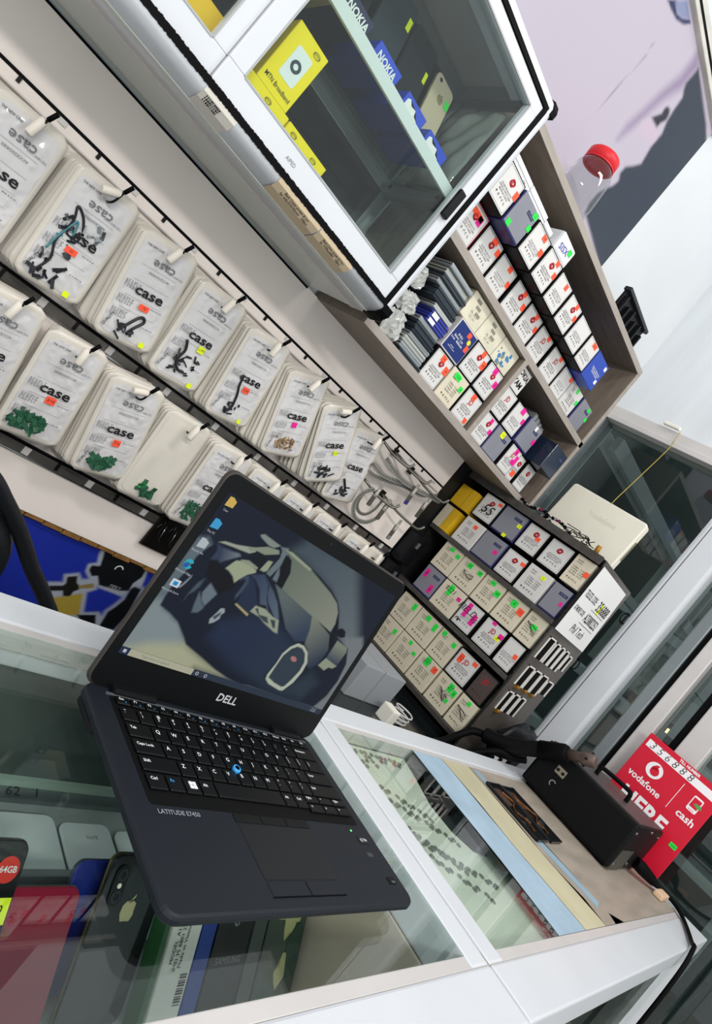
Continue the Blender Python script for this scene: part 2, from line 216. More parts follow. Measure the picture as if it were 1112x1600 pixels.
def m_tube(pts, rad, seg=8, closed=False, cap=True):
    P = [Vector(p) for p in pts]; n = len(P); vs = []; fs = []
    ref = None
    for i, p in enumerate(P):
        a = P[(i - 1) % n] if (closed or i > 0) else P[i]; b = P[(i + 1) % n] if (closed or i < n - 1) else P[i]
        t = (b - a).normalized()
        if ref is None:
            ref = Vector((0, 0, 1)) if abs(t.z) < .9 else Vector((1, 0, 0))
        s = t.cross(ref)
        if s.length < 1e-5: s = t.cross(Vector((.3, .8, .5)))
        s.normalize(); q = s.cross(t).normalized(); ref = q
        r = rad[i] if isinstance(rad, (list, tuple)) else rad
        for k in range(seg):
            an = 2 * math.pi * k / seg; vs.append(p + s * (r * math.cos(an)) + q * (r * math.sin(an)))
    for i in range(n if closed else n - 1):
        j = (i + 1) % n
        for k in range(seg):
            l = (k + 1) % seg; fs.append((i * seg + k, i * seg + l, j * seg + l, j * seg + k))
    if cap and not closed: fs.append(tuple(range(seg - 1, -1, -1))); fs.append(tuple((n - 1) * seg + k for k in range(seg)))
    me = mesh('tube', vs, fs)
    for p in me.polygons:
        if len(p.vertices) == 4: p.use_smooth = True
    return me
def spline(pts, k=6):
    P = [Vector(p) for p in pts]; out = []
    for i in range(len(P) - 1):
        p0 = P[max(i - 1, 0)]; p1 = P[i]; p2 = P[i + 1]; p3 = P[min(i + 2, len(P) - 1)]
        for j in range(k):
            t = j / k
            out.append(.5 * ((2 * p1) + (p2 - p0) * t + (2 * p0 - 5 * p1 + 4 * p2 - p3) * t * t + (3 * p1 - p0 - 3 * p2 + p3) * t ** 3))
    out.append(P[-1]); return out
def m_lathe(prof, seg=24):
    vs = []; fs = []; n = len(prof)
    for k in range(seg):
        a = 2 * math.pi * k / seg
        for r, z in prof: vs.append((r * math.cos(a), r * math.sin(a), z))
    for k in range(seg):
        l = (k + 1) % seg
        for i in range(n - 1): fs.append((k * n + i, l * n + i, l * n + i + 1, k * n + i + 1))
    return mesh('lathe', vs, fs, True)
def m_text(s, size, bold=0.0, shear=0, sx=1.0, align='CENTER', mirror=False, lead=1.0):
    key = ('t', s, size, bold, shear, sx, align, mirror, lead)
    def mk():
        cu = bpy.data.curves.new('txt', 'FONT'); cu.body = s; cu.size = size; cu.resolution_u = 2; cu.offset = bold * size
        cu.align_x = align; cu.align_y = 'CENTER'; cu.shear = shear; cu.space_line = lead
        ob = bpy.data.objects.new('txt', cu); me = bpy.data.meshes.new_from_object(ob)
        bpy.data.objects.remove(ob); bpy.data.curves.remove(cu)
        for v in me.vertices: v.co.x *= sx * (-1 if mirror else 1)
        me.materials.clear()
        return me
    return cached(key, mk)
def txt(name, s, size, mat, parent, x, y, z, bold=0, rz=0, **k): return put(name, m_text(s, size, bold, **k), mat, parent, (x, y, z), rz)
def fit(name, s, width, height, mat, parent, x, y, z, bold=0, rz=0, **k):
    me = m_text(s, height, bold, **k); xs = [v.co.x for v in me.vertices]; return put(name, me, mat, parent, (x, y, z), rz, (width / (max(xs) - min(xs)), 1, 1))
def wbox(name, mat, parent, x0, x1, y0, y1, z0, z1, bevel=0, **k):
    """box given in world coordinates (heights relative to the lens)"""
    me = m_box(x0, x1, y0, y1, z0 + CZ, z1 + CZ, bevel)
    if parent is not None: me.transform(WM[parent.name].inverted())
    o = put(name, me, mat, parent); return o
def wmesh(name, me, mat, parent=None):
    """mesh whose vertices are world coordinates with heights relative to the lens"""
    me.transform(Matrix.Translation((0, 0, CZ)))
    if parent is not None: me.transform(WM[parent.name].inverted())
    return put(name, me, mat, parent)
def pick(o, label): o['label'] = label; return o
ORD = ['first', 'second', 'third', 'fourth', 'fifth', 'sixth', 'seventh', 'eighth', 'ninth', 'tenth', 'eleventh', 'twelfth']

EXPO = 2 ** -S.view_settings.exposure
def paint(x0, x1, y0, y1, res, base, layers):
    """flat picture on a fine grid: soft edged colour areas stored as a colour attribute"""
    nx = int((x1 - x0) / res); ny = int((y1 - y0) / res)
    X, Y = np.meshgrid(np.linspace(x0, x1, nx + 1), np.linspace(y0, y1, ny + 1)); C = np.zeros(X.shape + (3,)); C[:] = lin(base)[:3]
    for ly in layers:
        P = np.array(ly[0]); soft = ly[2]; ins = np.zeros(X.shape, bool); D = np.full(X.shape, 9.0)
        for i in range(len(P)):
            (ax, ay), (bx, by) = P[i], P[(i + 1) % len(P)]
            dx, dy = bx - ax, by - ay; L2 = dx * dx + dy * dy + 1e-12
            t = np.clip(((X - ax) * dx + (Y - ay) * dy) / L2, 0, 1); D = np.minimum(D, np.hypot(X - ax - t * dx, Y - ay - t * dy))
            if abs(dy) > 1e-9:
                c = ((ay > Y) != (by > Y)) & (X < dx * (Y - ay) / dy + ax); ins ^= c
        a = np.clip(.5 + np.where(ins, D, -D) / (2 * soft), 0, 1); a = (a * a * (3 - 2 * a))[..., None]
        col = np.array(lin(ly[1])[:3])
        if len(ly) > 3:
            g0, g1 = np.array(ly[4]), np.array(ly[5]); d = g1 - g0; t = np.clip(((X - g0[0]) * d[0] + (Y - g0[1]) * d[1]) / (d @ d), 0, 1)[..., None]
            col = col * (1 - t) + np.array(lin(ly[3])[:3]) * t
        C = C * (1 - a) + col * a
    n = nx + 1; idx = np.arange((nx) * (ny)); r = idx // nx; q = idx % nx; a0 = r * n + q
    me = bpy.data.meshes.new('picture'); me.from_pydata(np.stack([X.ravel(), Y.ravel(), np.zeros(X.size)], 1).tolist(), [], np.stack([a0, a0 + 1, a0 + n + 1, a0 + n], 1).tolist())
    at = me.color_attributes.new('Print', 'FLOAT_COLOR', 'POINT'); at.data.foreach_set('color', np.concatenate([C.reshape(-1, 3), np.ones((X.size, 1))], 1).astype(np.float32).ravel())
    return me
def PRINT(name, rough=.16, emit=0):
    m = bpy.data.materials.new(name); m.use_nodes = True; nt = m.node_tree; b = nt.nodes['Principled BSDF']; b.inputs['Roughness'].default_value = rough
    at = nt.nodes.new('ShaderNodeAttribute'); at.attribute_name = 'Print'
    if emit:
        b.inputs['Base Color'].default_value = (.004, .004, .005, 1); b.inputs['Specular IOR Level'].default_value = .1
        nt.links.new(at.outputs['Color'], b.inputs['Emission Color']); b.inputs['Emission Strength'].default_value = emit
    else: nt.links.new(at.outputs['Color'], b.inputs['Base Color'])
    return m
def bag_mesh(w_, h_, r, z, puff, seed, nx=14, ny=22, back=.0015, wr=.0006):
    random.seed(seed); ph = [(random.uniform(30, 140), random.uniform(-90, 90), random.uniform(0, 6)) for _ in range(6)]
    vs = []; fs = []
    for j in range(ny + 1):
        v = j / ny; y = h_ * v; e = min(y, h_ - y); ins = r - math.sqrt(max(0, r * r - (r - min(e, r)) ** 2)) if e < r else 0
        hw = w_ / 2 - ins
        for i in range(nx + 1):
            s = -1 + 2 * i / nx; f = (1 - s ** 4) * (1 - (2 * v - 1) ** 6)
            zz = z + puff * f + wr * f * sum(math.sin(a * s * hw + b * y + c) for a, b, c in ph)
            vs.append((s * hw, y, zz))
    for j in range(ny):
        for i in range(nx): a = j * (nx + 1) + i; fs.append((a, a + 1, a + nx + 2, a + nx + 1))
    n = len(vs)
    if back:
        vs += [(x, y, z - back) for x, y, _ in vs[:n]]
        for j in range(ny):
            for i in range(nx): a = n + j * (nx + 1) + i; fs.append((a, a + nx + 1, a + nx + 2, a + 1))
        rim = [i for i in range(nx)] + [nx + j * (nx + 1) for j in range(ny)] + [ny * (nx + 1) + nx - i for i in range(nx)] + [(ny - j) * (nx + 1) for j in range(ny)]
        for k in range(len(rim)):
            a, b = rim[k], rim[(k + 1) % len(rim)]; fs.append((a, n + a, n + b, b))
    return mesh('bag', vs, fs, True)
# ================================================================== THE ROOM
XR = 2.06; YB = 1.26
tilef = M('floor_tile', 'bdb8ae', .35, noise=.15, ns=3)
st = lambda o: tag(o, kind='structure')
st(wbox('floor', tilef, None, -1.6, 3.9, -1.6, 1.5, -CZ - .03, -CZ))
st(wbox('wall_back', wallm, None, -1.6, XR + .12, YB, YB + .1, -CZ, 1.9))
st(wbox('wall_right', marble, None, XR, XR + .12, -1.6, YB, .80, 1.9))
darkroom = M('dim_room_plaster', '3a4645', .6, noise=.2, ns=3)  # the neighbouring room's dimness is put into this wall and base colour
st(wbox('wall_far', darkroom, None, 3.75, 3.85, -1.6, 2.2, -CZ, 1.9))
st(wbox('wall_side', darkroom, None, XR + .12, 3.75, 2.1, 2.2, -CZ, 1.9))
# the aluminium and glass partition on the right
wn = empty_at('window_1', 'white aluminium partition with tall glass panes at the right of the shop', None, (XR, .3, -CZ), kind='structure')
def post(y0, y1, mat, x0=XR - .03, x1=XR + .05, z0=-CZ, z1=.745, bevel=.004): return wbox('post', mat, wn, x0, x1, y0, y1, z0, z1, bevel)
wbox('top_rail', pale_alu, wn, XR - .035, XR + .06, -1.6, YB, .745, .80, .003)
wbox('top_rail_lip', pale_alu, wn, XR - .045, XR - .034, -1.6, YB, .742, .762, .002)
post(.612, .712, white_alu, XR - .05, XR + .05, bevel=.012)
wbox('post_groove', rubber, wn, XR - .0512, XR - .049, .6905, .692, -CZ, .745)
post(.524, .560, grey_alu)
wbox('seal', rubber, wn, XR - .02, XR + .03, .509, .524, -CZ, .745)
post(.470, .509, pale_alu)
wbox('seal', rubber, wn, XR - .02, XR + .03, .404, .424, -CZ, .745)
post(.340, .404, pale_alu)
post(-.25, -.18, pale_alu)
post(1.22, 1.26, grey_alu)
for y0, y1 in ((.712, 1.22), (.560, .612), (.424, .470), (-.18, .340), (-1.6, -.25)):
    wbox('glass_pane', glass_dark, wn, XR + .005, XR + .011, y0, y1, -CZ, .745)
wbox('bottom_rail', pale_alu, wn, XR - .03, XR + .05, -1.6, YB, -CZ, -CZ + .08)
# oval latches stuck on the glass
for k, (y, z, lb) in enumerate(((.735, .19, 'small oval metal latch on the glass beside the white post, the upper one'), (.765, -.02, 'small oval metal latch on the glass beside the white post, the lower one'))):
    t = thing('window_latch', lb, 'latch', (XR + .004, y, z), (0, -1, 0), (0, 0, 1))
    put('ring', m_ring(.011, .014, 0, .004, 20, 1.5), chrome, t)
    put('bar', m_box(-.002, .002, -.018, .018, 0, .003), chrome, t)

# the neighbour's showcase behind the partition
shal = M('showcase_aluminium', 'a3abac', .4, .1, noise=.08, ns=8)
sc = empty_at('glass_showcase', 'aluminium framed glass showcase standing in the dark behind the partition', 'showcase', (2.75, 1.25, -CZ))
wbox('beam', shal, sc, 2.22, 3.6, 1.215, 1.245, .70, .765, .003)
wbox('beam', shal, sc, 2.22, 3.6, 1.275, 1.30, .70, .765, .003)
wbox('beam', shal, sc, 3.0, 3.05, .1, 1.3, .30, .345, .003)
wbox('beam', shal, sc, 3.0, 3.05, .1, 1.3, -.05, -.005, .003)
wbox('beam', shal, sc, 3.0, 3.05, .1, 1.3, -.36, -.32, .003)
for y in (.15, .62, .98): wbox('post', shal, sc, 3.0, 3.05, y, y + .035, -CZ, .7, .003)
wbox('post', shal, sc, 3.55, 3.6, 1.22, 1.26, -CZ, .70, .003)
wbox('shelf', glass_dark, sc, 3.0, 3.5, .1, 1.3, .345, .352)
wbox('shelf', glass_dark, sc, 3.0, 3.5, .1, 1.3, -.32, -.313)
for a, b, z in ((2.3, 3.0, .30), (2.3, 3.0, -.05), (2.3, 3.0, -.34)):
    for y in (.40, .66, .98): wbox('beam', shal, sc, a, b, y, y + .03, z, z + .035, .003)
wbox('board', M('showcase_board', '7d8782', .5, noise=.15, ns=3), sc, 3.56, 3.6, .1, 1.3, .05, .70)
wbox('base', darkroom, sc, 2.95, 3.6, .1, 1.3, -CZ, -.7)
lampm = M('warm_lamp', 'ffd9a0', .5, emit=2.2)
for k, (y, z, a, lb) in enumerate(((.79, -.005, .05, 'small warm lit window seen low through the partition glass, leftmost'), (.70, -.03, .075, 'wide warm lit window seen low through the partition glass, the middle one'), (.55, -.06, .06, 'warm lit window just above the red sign'))):
    tag(wbox('lit_window', lampm, None, 3.68, 3.7, y - a / 2, y + a / 2, z - .02, z + .025), lb, 'window light')

# ================================================================== BACK WALL POSTERS
pz = empty_at('wall_poster', 'large glossy portrait poster of pale skin on dark blue, on the wall above the shelf', 'poster', (1.1, 1.256, .80))
wbox('sheet', paper, pz, .55, 1.497, 1.2526, 1.258, .78, 1.512)
PL = [(POST['crease'], '948996', .002), (POST['shade'], '877893', .022), (POST['dark'], '1f2a39', .007), (POST['lobe'], 'b9a9b8', .007), (POST['blob'], '1b1a2b', .006), (POST['arc'], '20264f', .004), (POST['arcin'], '7c83a2', .006)]
me = paint(.55, 1.497, .78, 1.512, .006, 'b3aab7', PL); me.transform(Matrix(((1, 0, 0, 0), (0, 0, -1, 1.2522), (0, 1, 0, 0), (0, 0, 0, 1)))); wmesh('picture', me, PRINT('poster_print', .14), pz)
wbox('batten', M('poster_batten', 'c9c6bd', .5, noise=.15, ns=20), pz, .55, 1.512, 1.236, 1.258, 1.512, 1.556, .004)
wbox('batten_slot', rubber, pz, .55, 1.50, 1.2345, 1.237, 1.526, 1.534)

bluep = M('poster_blue', '1e2f9c', .28, noise=.08, ns=6)
bp = empty_at('repair_poster', 'royal blue poster of tools low on the wall behind the counter', 'poster', (.6, 1.255, -1.0))
wbox('sheet', bluep, bp, -.5, 1.5, 1.2495, 1.256, -1.05, -.5005)
G_ = 'a4aab6'; K_ = '0d0e13'
BL = [(BLUE['glow1'], G_, .004), (BLUE['ringglow'], G_, .005), (BLUE['towerglow'], '8f97b0', .006), (BLUE['baseglow'], G_, .005), (BLUE['dev'], K_, .002), (BLUE['gold'], 'a8913a', .004), (BLUE['bracket'], '1b1916', .002), (BLUE['pin'], '8d7a45', .002), (BLUE['tower'], K_, .003), (BLUE['base'], K_, .002)]
me = paint(.45, 1.10, -.80, -.5005, .003, '1e2f9c', BL); me.transform(Matrix(((1, 0, 0, 0), (0, 0, -1, 1.2490), (0, 1, 0, 0), (0, 0, 0, 1)))); wmesh('picture', me, PRINT('tool_print', .28), bp)
def flat_y(parent, s, size, mat, x, y, z, bold=0, **k):                # print facing the counter side (towards -Y)
    me = m_text(s, size, bold, **k).copy(); me.materials.clear()
    me.transform(Matrix(((1, 0, 0, x), (0, 0, -1, y), (0, 1, 0, z), (0, 0, 0, 1)))); return wmesh('print', me, mat, parent)
flat_y(bp, 'MEKY\nSHARPE', .012, M('print_grey', 'aeb0b6', .4), .868, 1.2486, -.578, shear=.3)
me = m_ring(.008, .011, 0, .0002, 20, 1, 20, 200); me.transform(Matrix(((1, 0, 0, .845), (0, 0, -1, 1.2487), (0, 1, 0, -.528), (0, 0, 0, 1)))); wmesh('print', me, paper, bp)

# ================================================================== DISPLAY BOARD with rails
db = empty_at('display_board', 'cream white wall board carrying the hook rails and hanging bags', 'display board', (.5, 1.25, -.487))
wbox('panel', boardm, db, -.6, 1.57, 1.236, 1.258, -.487, .252, .001)
kraft = M('raw_edge', '8a6233', .8, noise=.3, ns=60)
for k in range(26):                                                    # torn brown lower edge
    x = -.1 + k * .045; wbox('torn_edge', kraft, db, x, x + .047, 1.238, 1.256, -.4885 - random.uniform(.006, .011), -.4868)
for zi, (z, mt) in enumerate(((.133, pale_alu), (-.118, M('rail_steel', '6d6863', .32, .6, noise=.2, ns=12)), (-.37, MATS.get('rail_steel') or M('rail_steel', '6d6863', .32, .6, noise=.2, ns=12)))):
    wbox('rail', mt if zi else boardm, db, -.6, 1.56, 1.229, 1.2365, z - .012, z + .006, .001)
    wbox('rail_slot', rubber, db, -.6, 1.56, 1.2275, 1.2362, z + .0065, z + .0115)
    wbox('rail_lip', chrome if zi else pale_alu, db, -.6, 1.56, 1.2265, 1.2292, z - .0145, z - .012)
    for k in range(22):
        x = -.02 + k * .0725; wbox('rail_clip', pale_alu if k % 2 else dkmetal, db, x, x + (.014 if k % 2 else .006), 1.2262, 1.2295, z - .003 if zi == 0 else z - .010, z + .006)

# dark end of the back wall beside the rack: an added panel fills the gap
kb = empty_at('dark_gap_panel', 'dark panel added on the wall to fill the dark gap behind the box rack', 'board', (1.8, 1.25, -.6))
wbox('sheet', M('gap_panel_dark', '17181a', .5, noise=.3, ns=8), kb, 1.572, 2.055, 1.24, 1.258, -.62, .248)
for k, (x0, x1, z0, z1, lb) in enumerate(((1.578, 1.64, -.125, -.02, 'small black plastic case beside the white board, under the yellow carton'), (1.578, 1.636, -.26, -.135, 'larger black plastic case low beside the white board'))):
    t = empty_at('black_case', lb, 'case', ((x0 + x1) / 2, 1.19, z0)); wbox('shell', blackpl, t, x0, x1, 1.195, 1.239, z0, z1, .006)
    wbox('lid_line', dkmetal, t, x0 - .0006, x1 + .0006, 1.1944, 1.239, z1 - .03, z1 - .0285)
    wbox('catch', grey_alu, t, x0 + .025, x0 + .037, 1.191, 1.196, z1 - .04, z1 - .02)

# ================================================================== WALL CABINET
cab = empty_at('wall_cabinet', 'white aluminium wall cabinet with sliding glass doors above the hanging bags', 'cabinet', (.1, 1.1, .253))
CX0, CX1 = -.55, .75
prof = [(1.051, .253), (1.02, .2535), (.99, .256), (.97, .2625), (.959, .271), (.957, .2785), (.957, .281), (.975, .281), (.975, .285), (1.051, .285)]
def extr_x(prof, x0, x1):
    n = len(prof); vs = [(x0, y, z) for y, z in prof] + [(x1, y, z) for y, z in prof]
    fs = [(i, (i + 1) % n, n + (i + 1) % n, n + i) for i in range(n)] + [tuple(range(n - 1, -1, -1)), tuple(n + i for i in range(n))]
    return mesh('x', vs, fs)
o = wmesh('bottom_profile', extr_x(prof, CX0, CX1 - .012), white_alu, cab)
for p in list(o.data.polygons)[:5]: p.use_smooth = True
tprof = [(1.051, .80), (.99, .795), (.965, .785), (.957, .772), (.957, .766), (.975, .766), (1.051, .766)]
wmesh('top_profile', extr_x(tprof, CX0, CX1 - .012), white_alu, cab)
# round end profile and its black corner caps
ep = [(.728, .957), (.738, .957), (.746, .961), (.750, .97), (.750, 1.0), (.728, 1.0)]
vs = [(x, y, .285) for x, y in ep] + [(x, y, .766) for x, y in ep]; n = len(ep)
wmesh('end_profile', mesh('e', vs, [(i, (i + 1) % n, n + (i + 1) % n, n + i) for i in range(n)] + [tuple(range(n)), tuple(n + i for i in range(n))]), white_alu, cab)
wmesh('corner_cap', extr_x([(1.0, .2515), (.985, .2535), (.968, .260), (.956, .270), (.955, .284), (.975, .286), (1.0, .286)], CX1 - .022, CX1 + .003), rubber, cab)
wmesh('corner_cap', extr_x([(1.0, .802), (.985, .80), (.964, .79), (.9555, .775), (.9555, .762), (.975, .762), (1.0, .762)], CX1 - .012, CX1 + .003), rubber, cab)
# black brush seals round the door opening
wbox('seal', rubber, cab, CX0, .730, .9560, .975, .2795, .2890)
wbox('seal', rubber, cab, CX0, .730, .9565, .975, .757, .766)
wbox('seal', rubber, cab, .7205, .7305, .9560, .975, .2885, .757)
bm = bmesh.new(); random.seed(8)
for k in range(260):
    x = -.05 + k * .003; addbox(bm, x, x + .003, .9556, .9572, .2795 - random.uniform(0, .0012), .2890 + random.uniform(0, .0014))
wmesh('brush', from_bm(bm, 'brush'), rubber, cab)
wbox('floor_pane', M('cabinet_floor', 'c6cbc4', .18, noise=.08, ns=6), cab, CX0, .74, .99, 1.255, .2545, .2595)
wbox('floor_rail', pale_alu, cab, CX0, .74, 1.045, 1.058, .253, .262)
wbox('rear_rail', grey_alu, cab, CX0, .745, 1.235, 1.258, .252, .275)
wbox('wall_seal', rubber, cab, CX0, .745, 1.2355, 1.2595, .2475, .252)
wbox('back_panel', M('cabinet_back', '1c262c', .2, noise=.12, ns=5), cab, CX0, .74, 1.247, 1.257, .26, .80)
for z in (.335, .365, .395, .425, .455): wbox('back_groove', rubber, cab, CX0, .70, 1.2455, 1.2472, z, z + .0022)
wbox('mid_rail', grey_alu, cab, CX0, .74, 1.205, 1.247, .505, .533, .002)
wbox('upper_rail', grey_alu, cab, CX0, .74, 1.22, 1.247, .765, .795, .002)
wbox('top_panel', pale_alu, cab, CX0, .745, 1.0, 1.257, .80, .806)
# glazed right end
wbox('end_post', grey_alu, cab, .715, .745, 1.205, 1.247, .26, .80, .002)
wbox('end_rail', grey_alu, cab, .715, .745, 1.0, 1.205, .26, .295, .002)
wbox('end_rail', grey_alu, cab, .715, .745, 1.0, 1.205, .505, .533, .002)
wbox('end_rail', grey_alu, cab, .715, .745, 1.0, 1.205, .765, .80, .002)
wbox('end_pane', glass, cab, .727, .731, 1.0, 1.205, .295, .765)
for x, y, z in ((.7145, 1.225, .31), (.7145, 1.225, .34), (.7145, 1.03, .519), (.7145, 1.19, .519), (.7145, 1.225, .74)):
    me = m_disc(.005, 0, .0015, 12); me.transform(Matrix(((0, 0, -1, x), (1, 0, 0, y), (0, 1, 0, z), (0, 0, 0, 1)))); wmesh('screw', me, dkmetal, cab)
wbox('shelf_pane', glass, cab, CX0, .713, .992, 1.205, .524, .529)
wbox('shelf_edge', M('shelf_trim', 'd4dbd9', .4), cab, CX0, .713, .985, .992, .510, .531, .001)
def door(x0, x1, y, nm, fw=.033):
    d = wbox('door', white_alu, cab, x0, x1, y, y + .018, .2895, .329, .0015); pick(d, nm)
    def sub(n_, m_, *a, **k):
        me = m_box(a[0], a[1], a[2], a[3], a[4] + CZ, a[5] + CZ, k.get('bevel', 0)); me.transform(WM[d.name].inverted()); return put(n_, me, m_, d)
    sub('rail', white_alu, x0, x1, y, y + .018, .733, .756, bevel=.0015)
    sub('stile', white_alu, x0, x0 + fw, y - .0004, y + .018, .329, .733, bevel=.0015)
    sub('stile', white_alu, x1 - fw + .005, x1, y - .0004, y + .018, .329, .733, bevel=.0015)
    for a in ((x0 + fw, x1 - fw + .005, y - .0012, y + .001, .327, .330), (x0 + fw, x1 - fw + .005, y - .0012, y + .001, .732, .735)): sub('glazing_bead', M('bead', 'a9acad', .4), *a)
    for xx in (x0 + fw - .003, x1 - fw + .005): sub('glazing_bead', MATS['bead'], xx, xx + .003, y - .0012, y + .001, .329, .733)
    sub('pane', glass, x0 + fw, x1 - fw + .005, y + .007, y + .011, .329, .733)
    return d, sub
d1, sub1 = door(.256, .7205, .9595, 'right sliding glass door in white frame')
sub1('handle', blackpl, .690, .708, .950, .9595, .470, .530, bevel=.003)
flat_y(cab, 'AIPED', .009, greyink, .415, .9590, .306, sx=.9)
d2, sub2 = door(-.22, .2555, .968, 'left sliding glass door in white frame')
# stickers on the bottom profile
tan = M('tan_label', 'cdb99a', .6, noise=.05, ns=40)
def strip_label(x0, x1, mat, lines, size, lab, bars=False):
    P = [(.991, .2552), (.968, .2622), (.9575, .2715), (.9563, .2790)]       # follows the rounded profile
    vs = [(x, y, z) for x in (x0, x1) for y, z in P]
    o = wmesh('label', mesh('l', vs, [(i, i + 4, i + 5, i + 1) for i in range(3)]), mat, cab); pick(o, lab)
    # print lies on the sloping middle facet
    a, b = Vector((0, .9575, .2715)), Vector((0, .968, .2622)); u_ = (a - b).normalized(); n_ = Vector((1, 0, 0)).cross(u_)
    mid = (a + b) / 2 + n_ * .0007
    mt = Matrix(((1, 0, 0, (x0 + x1) / 2), (0, u_.y, n_.y, mid.y), (0, u_.z, n_.z, mid.z), (0, 0, 0, 1)))
    if lines:
        me = m_text(lines, size, .01, sx=.82, lead=.95).copy(); me.materials.clear(); me.transform(mt); me.transform(Matrix.Translation((0, 0, CZ))); me.transform(WM[o.name].inverted()); put('print', me, ink, o)
    if bars:
        bm = bmesh.new(); random.seed(3)
        for r in range(3):
            for k in range(9): addbox(bm, -.022 + k * .003, -.022 + k * .003 + random.choice((.0012, .002)), -.006 + r * .0045, -.003 + r * .0045, 0, .0003)
        me = from_bm(bm, 'bars'); me.transform(mt); me.transform(Matrix.Translation((0, 0, CZ))); me.transform(WM[o.name].inverted()); put('print', me, ink, o)
strip_label(.258, .318, M('grey_label', 'd8d3c8', .6), None, .006, 'pale barcode label with a small handwritten mark', True)
strip_label(.418, .524, tan, 'Back Cover screen & cov\nfor 6/6s/5/5S/5Sover   100pcs', .0072, 'tan paper label reading back cover, the longer one')
strip_label(.5265, .620, tan, 'Back Cover screen & Cov\nfor 7/7Plus/8/8X   100pcs', .0070, 'tan paper label reading back cover, nearest the corner')

# ================================================================== WALL SHELF UNIT
sh = empty_at('wall_shelf', 'grey wood open wall shelf packed with spare part boxes', 'shelf unit', (1.26, 1.15, .25))
YS = 1.045
for nm, z0, z1 in (('bottom_board', .250, .268), ('middle_board', .506, .524), ('top_board', .796, .814)):
    wbox(nm, wood, sh, .80, 1.73, YS + .002, 1.252, z0, z1); wbox('edge_band', woodedge, sh, .80, 1.73, YS, YS + .002, z0, z1)
for nm, x0, x1, z0, z1 in (('side_board', .782, .80, .25, .814), ('side_board', 1.713, 1.731, .2675, .797), ('divider', 1.256, 1.274, .268, .506)):
    wbox(nm, woodv, sh, x0, x1, YS + .002, 1.252, z0, z1); wbox('edge_band', woodedge, sh, x0, x1, YS, YS + .002, z0, z1)
wbox('back_board', M('shelf_back', '4d4640', .6, noise=.2, ns=8, stretch=(1, 5, 5)), sh, .80, 1.713, 1.245, 1.255, .268, .796)

# ================================================================== ACRYLIC BOX RACK
rk = empty_at('box_rack', 'clear acrylic tiered rack holding boxes at the end of the counter', 'rack', (1.78, .97, -.40))
smoke = GLASS('grey_acrylic', 'a8a6a4', 1.45)
for z in (.030, -.163, -.371):
    wbox('tier', M('acrylic_edge', '4f4c49', .22, .2, noise=.25, ns=40, stretch=(1, 1, 1)), rk, 1.640, 1.90, .722, 1.235, z - .006, z + .008, .001)
wbox('top_panel', M('dark_acrylic', '2a2929', .2, noise=.3, ns=30), rk, 1.64, 1.92, .722, 1.235, .238, .248, .001)
wbox('top_lip', MATS['acrylic_edge'], rk, 1.634, 1.64, .722, 1.235, .226, .250, .001)
wbox('back_panel', M('rack_back', '242426', .5), rk, 1.905, 1.915, .722, 1.235, -.39, .238)
wbox('side_panel', MATS['dark_acrylic'], rk, 1.66, 1.905, 1.236, 1.239, -.39, .238)
wbox('side_panel', M('brown_acrylic', '57514c', .22, noise=.12, ns=10), rk, 1.655, 1.918, .716, .722, -.39, .248, .001)
wbox('side_edge', acrylic, rk, 1.645, 1.655, .716, .722, -.39, .248)
for k in range(5): wbox('foot', blackpl, rk, 1.66 + k * .05, 1.68 + k * .05, .73, 1.2, -.402, -.39) if k in (0, 4) else None
wbox('foot', blackpl, rk, 1.66, 1.90, .74, .77, -.402, -.39)
slotm = M('slot_rim', 'e9e6df', .35); brass = M('brass_clip', 'a8792c', .35, .7)
def slots(x0, n, dx, wd, z0, z1, bits):
    for k in range(n):
        a = x0 + k * dx; b = a + wd; zz0, zz1 = z0, z1
        if k == n - 1 and n == 4: zz0 += .012; zz1 -= .006
        wbox('slot', rubber, rk, a, b, .7152, .7162, zz0, zz1)
        for c in ((a, a + .004, zz0, zz1), (b - .004, b, zz0, zz1), (a, b, zz1 - .004, zz1)): wbox('slot_rim', slotm, rk, c[0], c[1], .712, .7162, c[2], c[3])
        if k in bits:
            me = m_tube([(a + wd * .5 - .009, .711, zz0 - .004), (a + wd * .5 + .009, .711, zz0 - .004)], .006, 8); wmesh('clip', me, brass, rk)
slots(1.675, 1, .06, .05, -.072, .0, ()); slots(1.735, 4, .039, .034, -.072, -.002, ())
slots(1.685, 4, .056, .050, -.162, -.096, (0, 1, 2)); slots(1.690, 3, .046, .040, -.246, -.183, (0,))
t = empty_at('work_table', 'black topped work table under the box rack', 'table', (1.7, .93, -CZ))
tb = M('black_table', '141a1b', .12, noise=.3, ns=5)
wbox('table_top', tb, t, 1.0, 2.0, .64, 1.232, -.432, -.402, .003)
for x in (1.02, 1.94):
    for y in (.66, 1.18): wbox('leg', dkmetal, t, x, x + .04, y, y + .04, -CZ, -.432)
